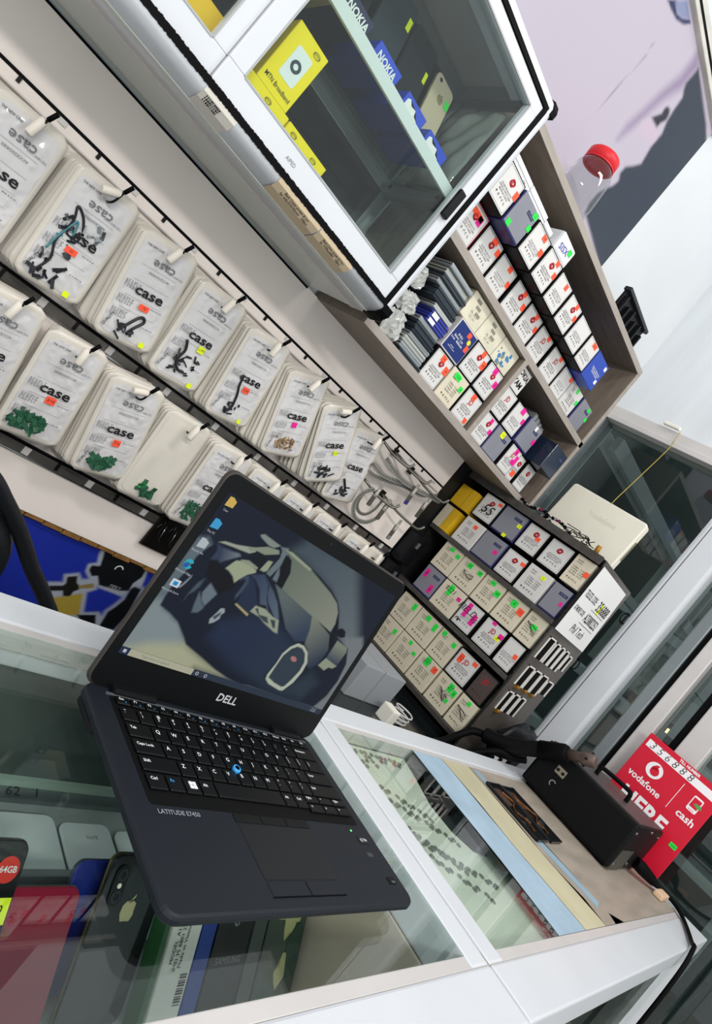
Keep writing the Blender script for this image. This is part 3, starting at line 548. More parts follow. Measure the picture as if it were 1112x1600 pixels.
# ================================================================== PRODUCT BOXES
W0, H0 = .08, .083
def u_label():
    return m_rrect(W0 - .007, H0 - .007, .0025, 0, .0005, 2, 0, 0, H0 / 2)
def u_border():
    bm = bmesh.new(); a, b = (W0 - .012) / 2, (H0 - .012) / 2; c = H0 / 2; t = .0005
    for q in ((-a, a, c + b - t, c + b), (-a, a, c - b, c - b + t), (-a, -a + t, c - b, c + b), (a - t, a, c - b, c + b)): addbox(bm, q[0], q[1], q[2], q[3], .0005, .0007)
    return from_bm(bm, 'border')
def u_icons():
    bm = bmesh.new()
    def tri(x, y, s):
        v = [bm.verts.new((x - s, y + s, .0008)), bm.verts.new((x + s, y + s, .0008)), bm.verts.new((x, y - s, .0008))]; bm.faces.new(v)
    tri(-.021, .0195, .0028)
    for x in (-.0105, .001, .0095, .019):
        k = 10; V0 = []; V1 = []
        for i in range(k):
            a = 2 * math.pi * i / k * (.75 if x > -.01 else 1); c, s = math.cos(a + x * 90), math.sin(a + x * 90)
            V0.append(bm.verts.new((x + .0028 * c, .0195 + .0028 * s, .0008))); V1.append(bm.verts.new((x + .0015 * c, .0195 + .0015 * s, .0008)))
        for i in range(k - 1): bm.faces.new((V0[i], V0[i + 1], V1[i + 1], V1[i]))
    return from_bm(bm, 'icons')
def u_scribble():                                                   # looping red monogram
    P = []
    for i in range(60):
        a = i * .32; r = .0085 - .004 * (i / 60); P.append((r * math.cos(a) * 1.05 + .001 * math.sin(i), r * math.sin(a), .0009 + i * 1e-6))
    return m_tube(P, .0007, 4)
def sticker(parent, x, y, w_, h_, c, s=None, rz=0, z=.0010):
    o = put('sticker', cached(('stk', round(w_, 4), round(h_, 4)), lambda: m_box(-w_ / 2, w_ / 2, -h_ / 2, h_ / 2, 0, .0003)), COLS[c], parent, (x, y, z), rz)
    if s: put('print', m_text(s, h_ * .62, 0, .25), ink, o, (0, 0, .0004))
    return o
covers = {'jd': blackcard, 'jdt': blackcard, 'plain': blackcard, 'model': cream, 'wmodel': M('white_card', 'd2cfcb', .5), 'cog': M('cog_side', '2a2a5c', .4), 'blue': M('blue_card', '2747a8', .4), 'kraftbox': cream}
cogface = M('cog_face', '85868f', .3, noise=.08, ns=10); whitelabel = M('box_label', 'd6d4d1', .5)
def product(kind, o, r, w_, h_, d, label, stick=(), group=None, cat='box', name='parts_box', yaw=0):
    if yaw:
        c_, s_ = math.cos(yaw), math.sin(yaw); r = (r[0] * c_ - r[1] * s_, r[0] * s_ + r[1] * c_, 0)
    t = thing(name, label, cat, o, r, (0, 0, 1), group)
    put('body', m_box(-w_ / 2, w_ / 2, 0, h_, -d, 0, .0012, 1), covers[kind], t)
    sc = (w_ / W0, h_ / H0, 1); cy = h_ / 2; kx, ky = sc[0], sc[1]
    if kind in ('jd', 'jdt', 'plain'):
        put('label', cached('ul', u_label), whitelabel, t, sc=sc); put('border', cached('ub', u_border), ink, t, sc=sc)
        put('icons', cached('ui', u_icons), ink, t, sc=sc)
        txt('print', 'GLASS PRODUCTS\nHANDLE WITH CARE\nMADE IN CHINA', .0058, M('soft_ink', '4b494a', .6) if kind != 'plain' else greyink, t, 0, h_ * .415, .0008, .01, sx=.95)
        if kind == 'jd':
            put('logo', cached('us', u_scribble), redink, t, (.002, h_ * .70, 0)); txt('logo_letters', 'JD', .012, redink, t, .002, h_ * .70, .0015, .03)
        elif kind == 'jdt': txt('logo_letters', 'JD', .021, redink, t, .001, h_ * .68, .0009, .02, sx=.85)
    elif kind in ('model', 'wmodel'):
        txt('print', 'Model\nColor:', .0068, ink, t, -w_ * .33, h_ * .80, .0004, align='LEFT')
        txt('print', 'O Black   O Gold\nO White   O Blue\nO Silver  O Pink\nQuantity: 10 PCS', .0068, ink, t, 0, h_ * .475, .0004, 0, sx=.9)
        put('icons', cached('ui', u_icons), ink, t, (0, -.004, 0), sc=sc)
    elif kind == 'cog':
        put('face', cached('uf', lambda: m_box(-W0 * .47, W0 * .47, H0 * .06, H0 * .985, 0, .0004)), cogface, t, sc=sc)
        put('badge', cached('ubd', lambda: m_box(-.0135, .0135, -.0045, .0045, 0, .0004)), navy, t, (w_ * .18, h_ * .76, .0004)); txt('print', '(COG)', .0072, M('lilac_ink', '8e90c8', .5), t, w_ * .18, h_ * .76, .0009)
    elif kind == 'blue':
        txt('print', 'QUALITY SPARE PARTS\nFOR MOBILE PHONE\nMADE IN CHINA', .0056, paper, t, .002, h_ * .45, .0004, .01)
        for y in (.3, .85): put('patch', cached('upt', lambda: m_box(-.006, .006, -.006, .006, 0, .0003)), paper, t, (w_ * .36, h_ * y, .0001))
    for q in stick: sticker(t, q[0] * w_, q[1] * h_, q[2], q[3], q[4], *(q[5:]))
    return t
OS1 = (.38, .86, .014, .014, 'o'); OS2 = (.40, .56, .013, .017, 'o')
TL = (-.05, .84, .022, .014, 'o', '95'); TR = (.34, .80, .016, .013, 'o', '65')
pos9 = lambda k, n: ORD[k] + ' from left'
# upper compartment, front row
low = [('jd', .795, .877, [(.05, .78, .04, .013, 'o'), (.22, .72, .016, .02, 'm', '6')]), ('jd', .882, .965, [(.06, .86, .020, .013, 'o'), (.37, .74, .014, .016, 'o')]), ('plain', .970, 1.054, [(.10, .86, .016, .014, 'o'), (.38, .55, .013, .015, 'o')]),
       ('jd', 1.059, 1.142, [(.10, .87, .015, .013, 'o'), (.37, .6, .014, .017, 'o')]), ('jd', 1.147, 1.231, [(.10, .87, .015, .013, 'o'), (.38, .6, .013, .016, 'o')]), ('jdt', 1.236, 1.320, [(.16, .88, .014, .013, 'o')]),
       ('jdt', 1.325, 1.414, [(.14, .88, .014, .013, 'o')]), ('plain', 1.419, 1.497, [(.30, .86, .015, .014, 'o')]), ('wmodel', 1.501, 1.586, [(.05, .9, .013, .013, 'g'), (.40, .62, .012, .014, 'g')]), ('cog', 1.591, 1.672, [(.22, .88, .013, .013, 'g'), (.42, .58, .012, .013, 'g')])]
kd = {'jd': 'white label box with red loop logo', 'jdt': 'white label box with red letters', 'plain': 'white label box without a logo', 'model': 'cream box with a colour tick list', 'wmodel': 'white box with a colour tick list', 'cog': 'grey faced box with a navy badge', 'blue': 'blue box with white print'}
G1 = 'boxes on the upper shelf'
for k, (kind, x0, x1, st_) in enumerate(low):
    t = product(kind, ((x0 + x1) / 2, 1.056 + (k % 3) * .002, .5242), (1, 0, 0), x1 - x0, .0845, .16, f'{kd[kind]}, upper shelf front row, {pos9(k, len(low))}', st_, G1)
    if k == 0:
        for c in t.children:
            if c.name.startswith('body'): c.material_slots[0].link = 'OBJECT'; c.material_slots[0].material = M('crimson_card', 'b3203a', .45)
upr = [('jd', .785, .861, [(.40, .62, .013, .018, 'o')]), ('cog', .866, .946, [(.34, .88, .016, .014, 'g', '5'), (.42, .55, .013, .013, 'g'), (-.30, .13, .014, .014, 'g')]), ('plain', .951, 1.028, [(.12, .86, .017, .014, 'o', '4'), (.36, .55, .016, .016, 'o')]), ('jd', 1.033, 1.111, [(.18, .9, .014, .013, 'o'), (.38, .62, .013, .015, 'o')]),
       ('plain', 1.116, 1.191, [(.12, .82, .013, .014, 'o')]), ('jd', 1.196, 1.273, [(.12, .88, .014, .013, 'o'), (.38, .62, .013, .015, 'o')]), ('plain', 1.278, 1.360, []), ('plain', 1.365, 1.437, [(.10, .86, .024, .013, 'o', '45')]), ('blue', 1.443, 1.530, [])]
for k, (kind, x0, x1, st_) in enumerate(upr):
    product(kind, ((x0 + x1) / 2, 1.016, .6092 + (0 if kind != 'blue' else 0)), (1, 0, 0), x1 - x0, .084, .18, f'{kd[kind]}, upper shelf raised row, {pos9(k, len(upr))}', st_, G1)
# flat white cartons lying on the raised row
for k, (x0, x1, z1, y, lb) in enumerate(((.80, .885, .722, 1.03, 'flat white carton on the boxes of the top shelf, nearest the cabinet'), (.890, .985, .726, 1.035, 'flat white carton on the boxes of the top shelf, the middle one'), (.990, 1.035, .724, 1.04, 'narrow flat white carton on the boxes of the top shelf'), (1.040, 1.118, .745, 1.02, 'white pouch with blue scribble and a green sticker on the top boxes'))):
    t = thing('flat_carton', lb, 'carton', ((x0 + x1) / 2, y, .6934), (1, 0, 0)); a = (x1 - x0) / 2; h_ = z1 - .6934
    put('body', m_box(-a, a, 0, h_, -.14, 0, .003 if k < 3 else .008), M('carton_white', 'd9d9da', .45), t)
    if k < 3:
        put('flap_line', m_box(-a, a, h_ * .55, h_ * .57, 0, .0006), greyink, t); txt('print', 'OK', .008, greyink, t, a * .4, h_ * .3, .0004)
    else:
        txt('print', 'SISX', .022, M('blue_ink', '4a55a8', .5), t, -.006, h_ * .45, .0006, .01, rz=.15); sticker(t, .02, h_ * .66, .014, .014, 'g', None, 0, .0008)

# lower left compartment
G2 = 'boxes in the lower left shelf compartment'
for kind, x0, x1, z0, st_, lb in (
    ('jd', 1.000, 1.079, .268, [(-.02, .85, .018, .016, 'o', '4'), (.36, .66, .018, .02, 'o', '4')], 'white label box with two orange stickers beside the stacked phones, bottom row'),
    ('model', 1.084, 1.164, .268, [(-.12, .86, .028, .015, 'g', '1222'), (.32, .68, .014, .014, 'g', '6')], 'cream box with green stickers in the bottom row of the lower shelf'),
    ('jdt', 1.169, 1.251, .268, [(-.02, .86, .018, .017, 'o', '4'), (.32, .18, .013, .014, 'o')], 'white label box with red letters next to the shelf divider, bottom row'),
    ('jd', 1.088, 1.166, .3535, [(.1, .87, .015, .016, 'o'), (.38, .64, .017, .022, 'o', '4')], 'white label box with orange stickers, beside the blue printed box'),
    ('jd', 1.170, 1.250, .3535, [(-.02, .86, .018, .017, 'm', '6'), (.36, .6, .016, .018, 'm', '5')], 'white label box with two magenta stickers above the red lettered box')):
    product(kind, ((x0 + x1) / 2, 1.058, z0 + .0002), (1, 0, 0), x1 - x0, .0845, .15, lb, st_, G2)
t = thing('blue_box', 'dark blue printed box with white edges and a yellow round mark on the lower shelf', 'box', (1.041, 1.056, .3537), group=G2)
put('body', m_box(-.042, .042, 0, .082, -.15, 0, .0012, 1), whitelabel, t); put('face', m_box(-.0395, .0395, .003, .079, 0, .0005), M('deep_blue_card', '1d2f6e', .4), t)
txt('print', 'SP-BL3\nBattery  3.7V\nLi-ion   4000mAh', .0075, paper, t, -.010, .043, .0007, .01); txt('print', 'standard\nreplacement pack', .0045, paper, t, -.012, .018, .0007)
put('badge', m_disc(.0065, 0, .0006, 16), M('badge_yellow', 'e2d43a', .5), t, (.024, .057, .0005)); sticker(t, .012, .069, .014, .013, 'o', None, 0, .0007); sticker(t, .03, .042, .012, .016, 'o', None, 0, .0007)
aged = M('aged_card', 'd9d3bd', .6, noise=.12, ns=25)
for k, (x0, x1, lb) in enumerate(((.985, 1.066, 'yellowed cream carton of the top row in the lower shelf, beside the phones'), (1.069, 1.158, 'yellowed cream carton of the top row in the lower shelf, the middle one'), (1.161, 1.250, 'yellowed cream carton with blue splashes beside the shelf divider'))):
    t = thing('aged_carton', lb, 'carton', ((x0 + x1) / 2, 1.062, .4384), group=G2); a = (x1 - x0) / 2
    put('body', m_box(-a, a, 0, .066, -.15, 0, .0015, 1), aged, t)
    if k < 2:
        for q in range(3): put('print', cached(('bar', q), lambda: m_box(-.010, .010, -.004, .004, 0, .0003)), M('faded_ink', '8d8878', .6), t, (-.012 + q * .011, .054 - q * .012, .0001), .0)
        txt('print', 'FR  LCD\n5.5  A+', .009, MATS['faded_ink'], t, 0, .02, .0004)
    else:
        random.seed(11)
        for q in range(16):
            x_, y_ = random.uniform(-.034, .022), random.uniform(.006, .046); r_ = random.uniform(.003, .009)
            put('print', m_poly([(r_ * random.uniform(.5, 1) * math.cos(i * .7), r_ * random.uniform(.5, 1) * math.sin(i * .7)) for i in range(9)], 0, .0003 + q * 2e-5), M('splash_blue', '3f7fae', .5) if q % 3 else MATS['faded_ink'], t, (x_, y_, .0001))
# stacked flat phones at the left of the compartment
tones = [('37414a', 'dark grey'), ('9aa0a2', 'silver'), ('2c3640', 'slate'), ('3d48a8', 'blue'), ('c9cccb', 'pale'), ('454d55', 'graphite'), ('b6b9b2', 'clear')]
random.seed(21); zc = .2684; lev = 0
pl = [(.908, 1.000, 0), (.905, .998, 1), (.902, .996, 6), (.905, .994, 1), (.902, .990, 2), (.906, .992, 0), (.904, .988, 1), (.915, .992, 3), (.915, .992, 3), (.905, .985, 4), (.880, .980, 2), (.885, .980, 0), (.870, .978, 1), (.868, .976, 5), (.875, .976, 6), (.870, .975, 1)]
for k, (x0, x1, ti) in enumerate(pl):
    th = .0115 + .002 * (k % 3); tn = M('phone_' + tones[ti][1], tones[ti][0], .28, .25)
    t = thing('flat_phone', f'{tones[ti][1]} phone lying flat in the stack on the lower shelf, {("lowest" if k == 0 else "topmost" if k == len(pl) - 1 else ORD[k] + " from the bottom" if k < 12 else ORD[len(pl) - 1 - k] + " below the topmost")}', 'phone', ((x0 + x1) / 2, 1.062 + random.uniform(-.012, .004), zc), (1, 0, 0), (0, 0, 1), 'stacked phones on the lower shelf')
    a = (x1 - x0) / 2
    put('body', m_box(-a, a, 0, th, -.15, 0, .003), tn, t); put('rim', m_box(-a - .0004, a + .0004, th * .42, th * .58, -.14, .0005), chrome if ti in (1, 4, 6) else dkmetal, t)
    if ti == 3: put('tag', m_box(-a + .006, -a + .03, .002, th - .002, 0, .0008), paper, t)
    zc += th + .0003
for k, (x, z, h_, lb) in enumerate(((.872, .2684, .066, 'crumpled white plastic wrap at the left end of the phone stack, the lowest'), (.866, .338, .045, 'crumpled clear plastic wrap beside the phone stack, the middle one'), (.846, .390, .05, 'crumpled grey plastic wrap near the cabinet corner'))):
    me = bag_mesh(.058, h_, .012, 0, .003, 60 + k, nx=9, ny=9, back=.003, wr=.0034); random.seed(90 + k)
    for v in me.vertices: v.co += Vector((random.uniform(-.003, .003), random.uniform(-.003, .003), random.uniform(-.003, .003) if v.index < 100 else 0))
    for p in me.polygons: p.use_smooth = False
    o = put('plastic_wrap', me, M('wrap_film', 'b4b6b1', .2, coat=.5), None); o.matrix_world = frame((x, 1.066 + k * .008, z), (1, 0, .25), (-.2, .1, 1)); tag(o, lb, 'plastic wrap')
# lower right compartment
G3 = 'boxes in the lower right shelf compartment'
for kind, x0, x1, y, z0, st_, lb in (
    ('jd', 1.281, 1.353, 1.056, .268, [(.08, .84, .014, .013, 'm'), (.36, .56, .013, .014, 'm')], 'white label box with magenta stickers, bottom row right of the divider'),
    ('cog', 1.358, 1.446, 1.056, .268, [(-.04, .86, .020, .018, 'y', '10')], 'grey faced box with a yellow sticker on the lower right shelf'),
    ('jdt', 1.451, 1.522, 1.05, .268, [(.08, .86, .018, .018, 'm', '6'), (.36, .62, .016, .03, 'm'), (.18, .52, .012, .014, 'm')], 'red lettered white box with magenta stickers, bottom row, lower right shelf'),
    ('jd', 1.527, 1.570, 1.058, .268, [(.1, .3, .02, .018, 'o')], 'narrow white box with a red mark, bottom row of the lower right shelf'),
    ('jd', 1.575, 1.640, 1.052, .268, [], 'white label box with big red loop logo, last of the bottom row near shelf end'),
    ('jdt', 1.281, 1.352, 1.058, .3535, [], 'white label box with red letters under the handwritten card box'),
    ('plain', 1.357, 1.438, 1.056, .3535, [(.06, .87, .020, .018, 'm'), (.38, .64, .013, .016, 'm')], 'white label box with magenta stickers, second row of the lower right shelf'),
    ('cog', 1.443, 1.530, 1.050, .3535, [(.08, .87, .012, .014, 'w'), (.4, .5, .013, .016, 'm')], 'grey faced box with white and magenta stickers on the lower right shelf')):
    product(kind, ((x0 + x1) / 2, y, z0 + .0002), (1, 0, 0), x1 - x0, .0845, .14, lb, st_, G3)
t = thing('card_box', 'white card box with two handwritten black words on the lower right shelf', 'box', (1.309, 1.060, .4384), group=G3)
put('body', m_box(-.031, .031, 0, .066, -.14, 0, .001, 1), whitelabel, t)
txt('print', 'OKIA', .021, ink, t, .003, .048, .0006, .03, rz=-.1); txt('print', 'YAM', .023, ink, t, -.002, .021, .0006, .03, rz=-.06)
t = thing('navy_box', 'glossy dark navy phone box jutting out of the lower right shelf', 'box', (1.596, 1.0, .3535), group=G3)
put('body', m_box(-.044, .044, 0, .082, -.2, 0, .001, 1), M('navy_gloss', '1c2436', .15), t); put('face', m_box(-.041, .041, .002, .080, 0, .0005), M('navy_face', '2e3747', .18), t)
put('badge', m_box(-.012, .012, -.004, .004, 0, .0004), navy, t, (.018, .06, .0006)); txt('print', '(COG)', .0065, MATS['lilac_ink'], t, .018, .06, .0012)
for k in range(4):
    t = thing('slim_carton', f'slim grey carton above the navy box on the lower right shelf, {ORD[k]} from left', 'carton', (1.552 + k * .022, 1.12, .4358), group=G3)
    put('body', m_box(-.009, .009, 0, .05 - .004 * k, -.1, 0, .0015), M('slim_grey', '8f9192', .35, noise=.1), t); put('edge', m_box(-.006, .006, .002, .044 - .004 * k, 0, .0006), M('slim_edge', 'b9bcbd', .3), t)

# boxes on the rack: rows from the top, columns from the white board towards the notice
GR = 'boxes on the acrylic rack'
RX = 1.65
colr = [(1.150, 1.068), (1.064, .972), (.966, .888), (.881, .799), (.791, .730)]
rows = [
 (.1365, [('jd', [(.33, .83, .015, .010, 'o')]), ('cog', [(.36, .6, .015, .012, 'y', '5'), (.1, .06, .014, .011, 'y')]), ('jd', [(.18, .60, .016, .012, 'o')]), ('jd', []), ('model', [(.40, .55, .014, .016, 'o')])], 'top row', 0),
 (.0390, [('wmodel', [(.12, .80, .015, .012, 'o')]), ('cog', [(.28, .52, .014, .013, 'm')]), ('jd', [(.38, .76, .016, .011, 'o')]), ('wmodel', [(.20, .80, .014, .012, 'y', '5')]), ('cog', [(.34, .48, .010, .011, 'm')])], 'second row', 0),
 (-.0640, [('model', [(-.05, .86, .016, .012, 'g'), (.33, .78, .016, .012, 'g')]), ('model', [(-.1, .82, .018, .016, 'g', '6S'), (.36, .82, .018, .014, 'g', '20')]), ('model', [(-.05, .86, .018, .012, 'g', '6'), (.34, .66, .020, .018, 'g', '45')]), ('model', [(-.02, .78, .020, .020, 'g', '6'), (.34, .68, .020, .020, 'o', '11')]), ('model', [(.1, .6, .018, .014, 'g')])], 'third row', 0),
 (-.1545, [('cog', [(-.3, .68, .014, .028, 'm', '6'), (.26, .32, .014, .028, 'm', '6')]), ('model', [(-.1, .78, .016, .034, 'g', '1221'), (.36, .72, .014, .012, 'm')]), ('plain', [(-.18, .66, .014, .045, 'm', 'FIELD'), (.26, .52, .016, .034, 'm', '45')]), ('jdt', [(-.12, .92, .014, .010, 'm'), (.36, .72, .016, .014, 'm'), (.28, .60, .016, .013, 'y', '45')]), ('plain', [(.3, .56, .012, .014, 'o')])], 'fourth row', 0),
 (-.2690, [('model', [(.28, .80, .014, .022, 'g')]), ('model', [(-.05, .86, .016, .016, 'g'), (.34, .78, .014, .024, 'g')]), ('model', [(-.30, .88, .014, .014, 'g'), (.30, .80, .014, .014, 'g')]), ('jdt', [(-.26, .68, .016, .026, 'o', '12'), (.30, .84, .016, .012, 'o')]), ('jdt', [])], 'fifth row', 0),
 (-.3620, [('model', [(.30, .74, .012, .016, 'g')]), ('model', [(.02, .88, .012, .012, 'g'), (.36, .70, .013, .010, 'g')]), ('model', [(-.08, .86, .018, .026, 'g', '221'), (.36, .82, .018, .018, 'o', '7')]), ('model', [(.14, .80, .016, .026, 'g', '27'), (.36, .74, .014, .020, 'g', '6'), (.30, .42, .010, .012, 'g')]), ('model', [(.06, .88, .012, .012, 'g')])], 'bottom row', 0)]
bodyname = {'jd': 'red loop logo box', 'jdt': 'red lettered box', 'plain': 'plain white label box', 'model': 'cream tick list box', 'wmodel': 'white tick list box', 'cog': 'grey faced box'}
for z0, items, rn, _ in rows:
    for k, (kind, st_) in enumerate(items):
        y0, y1 = colr[k]
        t = product(kind, (RX + random.uniform(0, .004), (y0 + y1) / 2, z0), (0, -1, 0), y0 - y1, .0875 if rn != 'bottom row' else .090, .20 if kind != 'jd' else .18, f'{bodyname[kind]} in the {rn} of the rack, {pos9(k, 5)}', st_, GR)
        if rn == 'top row' and k == 0: txt('print', '5S', .044, ink, t, .0, .038, .0018, .0, shear=.2)
        if (rn, k) in (('third row', 1), ('bottom row', 3), ('third row', 4), ('bottom row', 4)):
            random.seed(k + 50)
            P = [(random.uniform(-.022, .022), random.uniform(.028, .058), .0014) for _ in range(9)]; put('scrawl', m_tube(spline(P, 5), .0006, 4), ink, t)
        if rn == 'fifth row' and k == 4:
            for c in t.children:
                if c.name.startswith('label'): c.material_slots[0].link = 'OBJECT'; c.material_slots[0].material = M('shaded_label', '4f4240', .3)  # dark face; the shadow over this box is put into its label colour
        if rn == 'fourth row' and k == 2: put('scrawl', m_tube(spline([(-.03, .018, .0014), (-.024, .026, .0014), (-.02, .014, .0014), (-.016, .024, .0014), (-.012, .02, .0014)], 5), .0012, 4), ink, t)
ym = M('yellow_carton', 'd9ad23', .45, noise=.06)
for k, (y0, y1, z0, z1, top, lb) in enumerate(((1.234, 1.160, .128, .20, ym, 'plain yellow carton on the rack next to the white board, the upper one'), (1.234, 1.172, .0388, .118, M('tan_card', 'd3c7ae', .5), 'tan carton with a yellow side on the rack next to the white board'))):
    t = thing('yellow_carton', lb, 'carton', (RX - .012, (y0 + y1) / 2, z0), (0, -1, 0)); a = (y0 - y1) / 2
    put('body', m_box(-a, a, 0, z1 - z0, -.16, 0, .001, 1), top, t)
    put('side_band', m_box(a - .026, a + .0005, 0, z1 - z0 + .0004, -.159, .0006), ym, t)
    put('crease', m_box(a - .0268, a - .026, 0, z1 - z0, 0, .0008), M('crease', '8a6d1d', .5), t)

# ================================================================== PAPER NOTICE on the rack side
t = thing('paper_notice', 'white paper notice with two payment codes and a shop name on the rack side', 'notice', (1.765, .7105, .022), (1, 0, 0))
put('sheet', m_poly([(-.112, 0), (.135, .0), (.112, .209), (-.12, .209)], 0, .0012), paper, t)
fit('print', 'TELECEL CODE:', .095, .030, ink, t, -.058, .128, .0018, .004); fit('print', '356888', .092, .046, ink, t, .055, .125, .0018, .012)
fit('print', 'AT MONEY CODE:', .080, .023, ink, t, -.066, .080, .0018, .004); fit('print', 'A23882252', .108, .040, ink, t, .042, .078, .0018, .010)
fit('print', 'Phil Tech', .100, .036, ink, t, .012, .032, .0018, .0, shear=.15)
for y, x0, x1 in ((.104, -.01, .10), (.056, -.02, .098)): put('underline', m_box(x0, x1, y, y + .0012, .0012, .0018), ink, t)
put('highlight', m_box(.028, .044, .105, .138, .0012, .0016), M('highlighter', 'e4f03a', .5), t)

# ================================================================== things on the rack top and the shelf top
t = thing('router', 'cream white router standing on the rack in front of the glass', 'router', (1.85, .923, .249), (0, -1, 0), (.10, 0, 1))
put('shell', m_rrect(.277, .192, .012, -.03, 0, 4, .004, 0, .097), M('router_shell', 'e9e4d3', .4, noise=.03, ns=20), t)
for k in range(14): put('vent', cached('vent', lambda: m_box(-.0015, .0015, -.0035, .0035, -.004, .001)), M('vent_dark', '6f6a58', .5), t, (.1388, .060 + k * .0052, -.015), math.pi / 2)
txt('print', 'Vodafone', .026, M('faint_emboss', 'd8d2c0', .5), t, .02, .13, .0006, rz=0)
cable = M('yellow_fibre', 'b39f45', .4)
tag(wmesh('fibre_cable', m_tube(spline([(1.865, .915, .44), (1.90, .93, .475), (1.96, .945, .60), (2.012, .956, .735), (2.008, .958, .765), (2.012, .962, .80)], 6), .0013, 6), cable), 'thin yellow fibre cable running from the router up to the frame', 'cable')
tag(wmesh('cable_clip', m_box(2.0085, 2.0245, .97, 1.03, .803, .815, .003), whitepl), 'small white cable clip on the top of the partition frame', 'clip')
tp = put('tape_roll', m_lathe([(.011, -.006), (.015, -.006), (.015, .006), (.011, .006), (.011, -.006)], 20), M('amber_tape', 'a0701f', .25), None, (1.69, .775, .2485 + .0155 + CZ), .5, rx=1.5); tag(tp, 'small amber tape roll on the rack in front of the router', 'tape roll')
random.seed(5)
for k, (y0, y1, x, lb) in enumerate(((1.215, 1.02, 1.66, 'black ribbon cable strip on the rack top, nearest the shelf'), (1.17, .93, 1.675, 'black ribbon cable strip on the rack top, the middle one'), (1.10, .86, 1.69, 'black ribbon cable strip on the rack top, nearest the router'))):
    t = empty_at('ribbon_cable', lb, 'cable', (x, (y0 + y1) / 2, .249))
    P = [(x + random.uniform(-.004, .004), y0 + (y1 - y0) * i / 7, .264 + .012 * math.sin(i * 1.1 + k) - .006 * (i / 7)) for i in range(8)]
    P[0] = (x, y0, .254); P[-1] = (x, y1, .2545)
    wmesh('strip', m_tube(spline(P, 5), .0035, 6), blackpl, t)
    for q, p in enumerate(spline(P, 3)[1:-1]): wmesh('connector', m_box(p[0] - .005, p[0] + .003, p[1] - .003, p[1] + .003, p[2] - .003, p[2] + .006), chrome if (q + k) % 4 == 0 else M('connector_magenta', '7d1c46', .4) if (q + k) % 7 == 3 else rubber, t)
t = empty_at('wire_tangle', 'tangle of thin black wires on the rack top against the router', 'wires', (1.70, .845, .249))
for q in range(5):
    P = [(1.68 + random.uniform(-.01, .02), .88 - .09 * i / 5 + random.uniform(-.012, .012), .256 + random.uniform(0, .028)) for i in range(6)]; wmesh('wire', m_tube(spline(P, 5), .0013, 5), rubber, t)
# jar on top of the shelf
jar = thing('plastic_jar', 'empty clear plastic jar with a red screw lid on top of the shelf', 'jar', (1.098, 1.125, .8142), (1, 0, 0), (0, 1, 0))
jw = Matrix.Rotation(-.07, 4, 'Y') @ Matrix.Scale(1.36, 4); mwj = WM[jar.name] @ jw; jar.matrix_world = mwj; WM[jar.name] = mwj
jp = [(.0, .002), (.033, .002), (.0385, .008), (.0395, .02), (.0385, .03), (.0395, .036), (.0395, .088), (.037, .102), (.031, .114), (.0275, .118), (.0275, .128)]
put('body', m_lathe(jp, 32), GLASS('pet_plastic', 'e6e8e8', 1.42, .02), jar)
put('lid', m_lathe([(.0, .138), (.029, .138), (.0315, .135), (.0315, .118), (.0295, .117), (.0, .117)], 32), M('red_lid', 'd2222b', .4), jar)
put('lid_lip', m_ring(.0275, .0318, .115, .002, 32), MATS['red_lid'], jar)
t = empty_at('black_tray', 'black ribbed plastic tray standing on the shelf top at its right end', 'tray', (1.6, 1.17, .8145))
wbox('tray_wall', blackpl, t, 1.50, 1.705, 1.12, 1.13, .8145, .93, .003); wbox('tray_wall', blackpl, t, 1.50, 1.705, 1.215, 1.225, .8145, .90, .003); wbox('tray_base', blackpl, t, 1.50, 1.705, 1.13, 1.215, .8145, .822)
for k in range(6): wbox('rib', blackpl, t, 1.51 + k * .035, 1.518 + k * .035, 1.106, 1.121, .8145, .915 - .012 * (k % 2), .002)
wbox('tray_rim', M('tray_rim', '2a2c31', .2), t, 1.495, 1.71, 1.108, 1.133, .925, .937, .003)
# ================================================================== HANGING BAGS
film = M('bag_film', 'd3d1d0', .16, noise=.03, ns=8, coat=1.0, bump=.6, bs=48, bd=.0055, ridge=True)
seal = M('bag_back', 'dad3c7', .4, noise=.04, ns=10, coat=.25)
BW, BH = .116, .208
def print_lines():
    bm = bmesh.new()
    for y in (.148, .118, .087, .062): addbox(bm, -.036, .036, y, y + .0004, 0, .0001)
    random.seed(9)
    for y0 in (.112, .082, .056):
        for k in range(5):
            for q in range(6):
                x = -.046 + q * .0052; addbox(bm, x, x + random.uniform(.002, .0046), y0 - k * .0030, y0 - k * .0030 + .0011, 0, .0001)
    for y0 in (.082, .044):
        for q in range(5): x = .018 + q * .0046; addbox(bm, x, x + random.uniform(.002, .004), y0, y0 + .0013, 0, .0001)
    return from_bm(bm, 'lines')
pcb = M('green_pcb', '2f5f45', .35, noise=.3, ns=120); flex = M('black_flex', '24262a', .3, noise=.3, ns=80); goldm = M('gold_parts', 'a9875a', .3, .6); silver = M('silver_parts', '9ea3a6', .25, .8); teal = M('teal_part', '4e8a95', .35)
def pile(seed, n, cx, cy, sx, sy, lo, hi, th=.0015):
    random.seed(seed); bm = bmesh.new()
    for k in range(n):
        a = random.uniform(0, 3.14); l = random.uniform(lo, hi); w_ = random.uniform(lo * .35, lo * .8)
        mt = Matrix.Translation((cx + random.uniform(-1.1, 1.1) * sx, cy + random.uniform(-1, 1) * sy, .0045 + random.uniform(0, .003))) @ Matrix.Rotation(a, 4, 'Z') @ Matrix.Rotation(random.uniform(-.5, .5), 4, 'Y')
        addbox(bm, -l / 2, l / 2, -w_ / 2, w_ / 2, -th / 2, th / 2, mt)
    return from_bm(bm, 'pile')
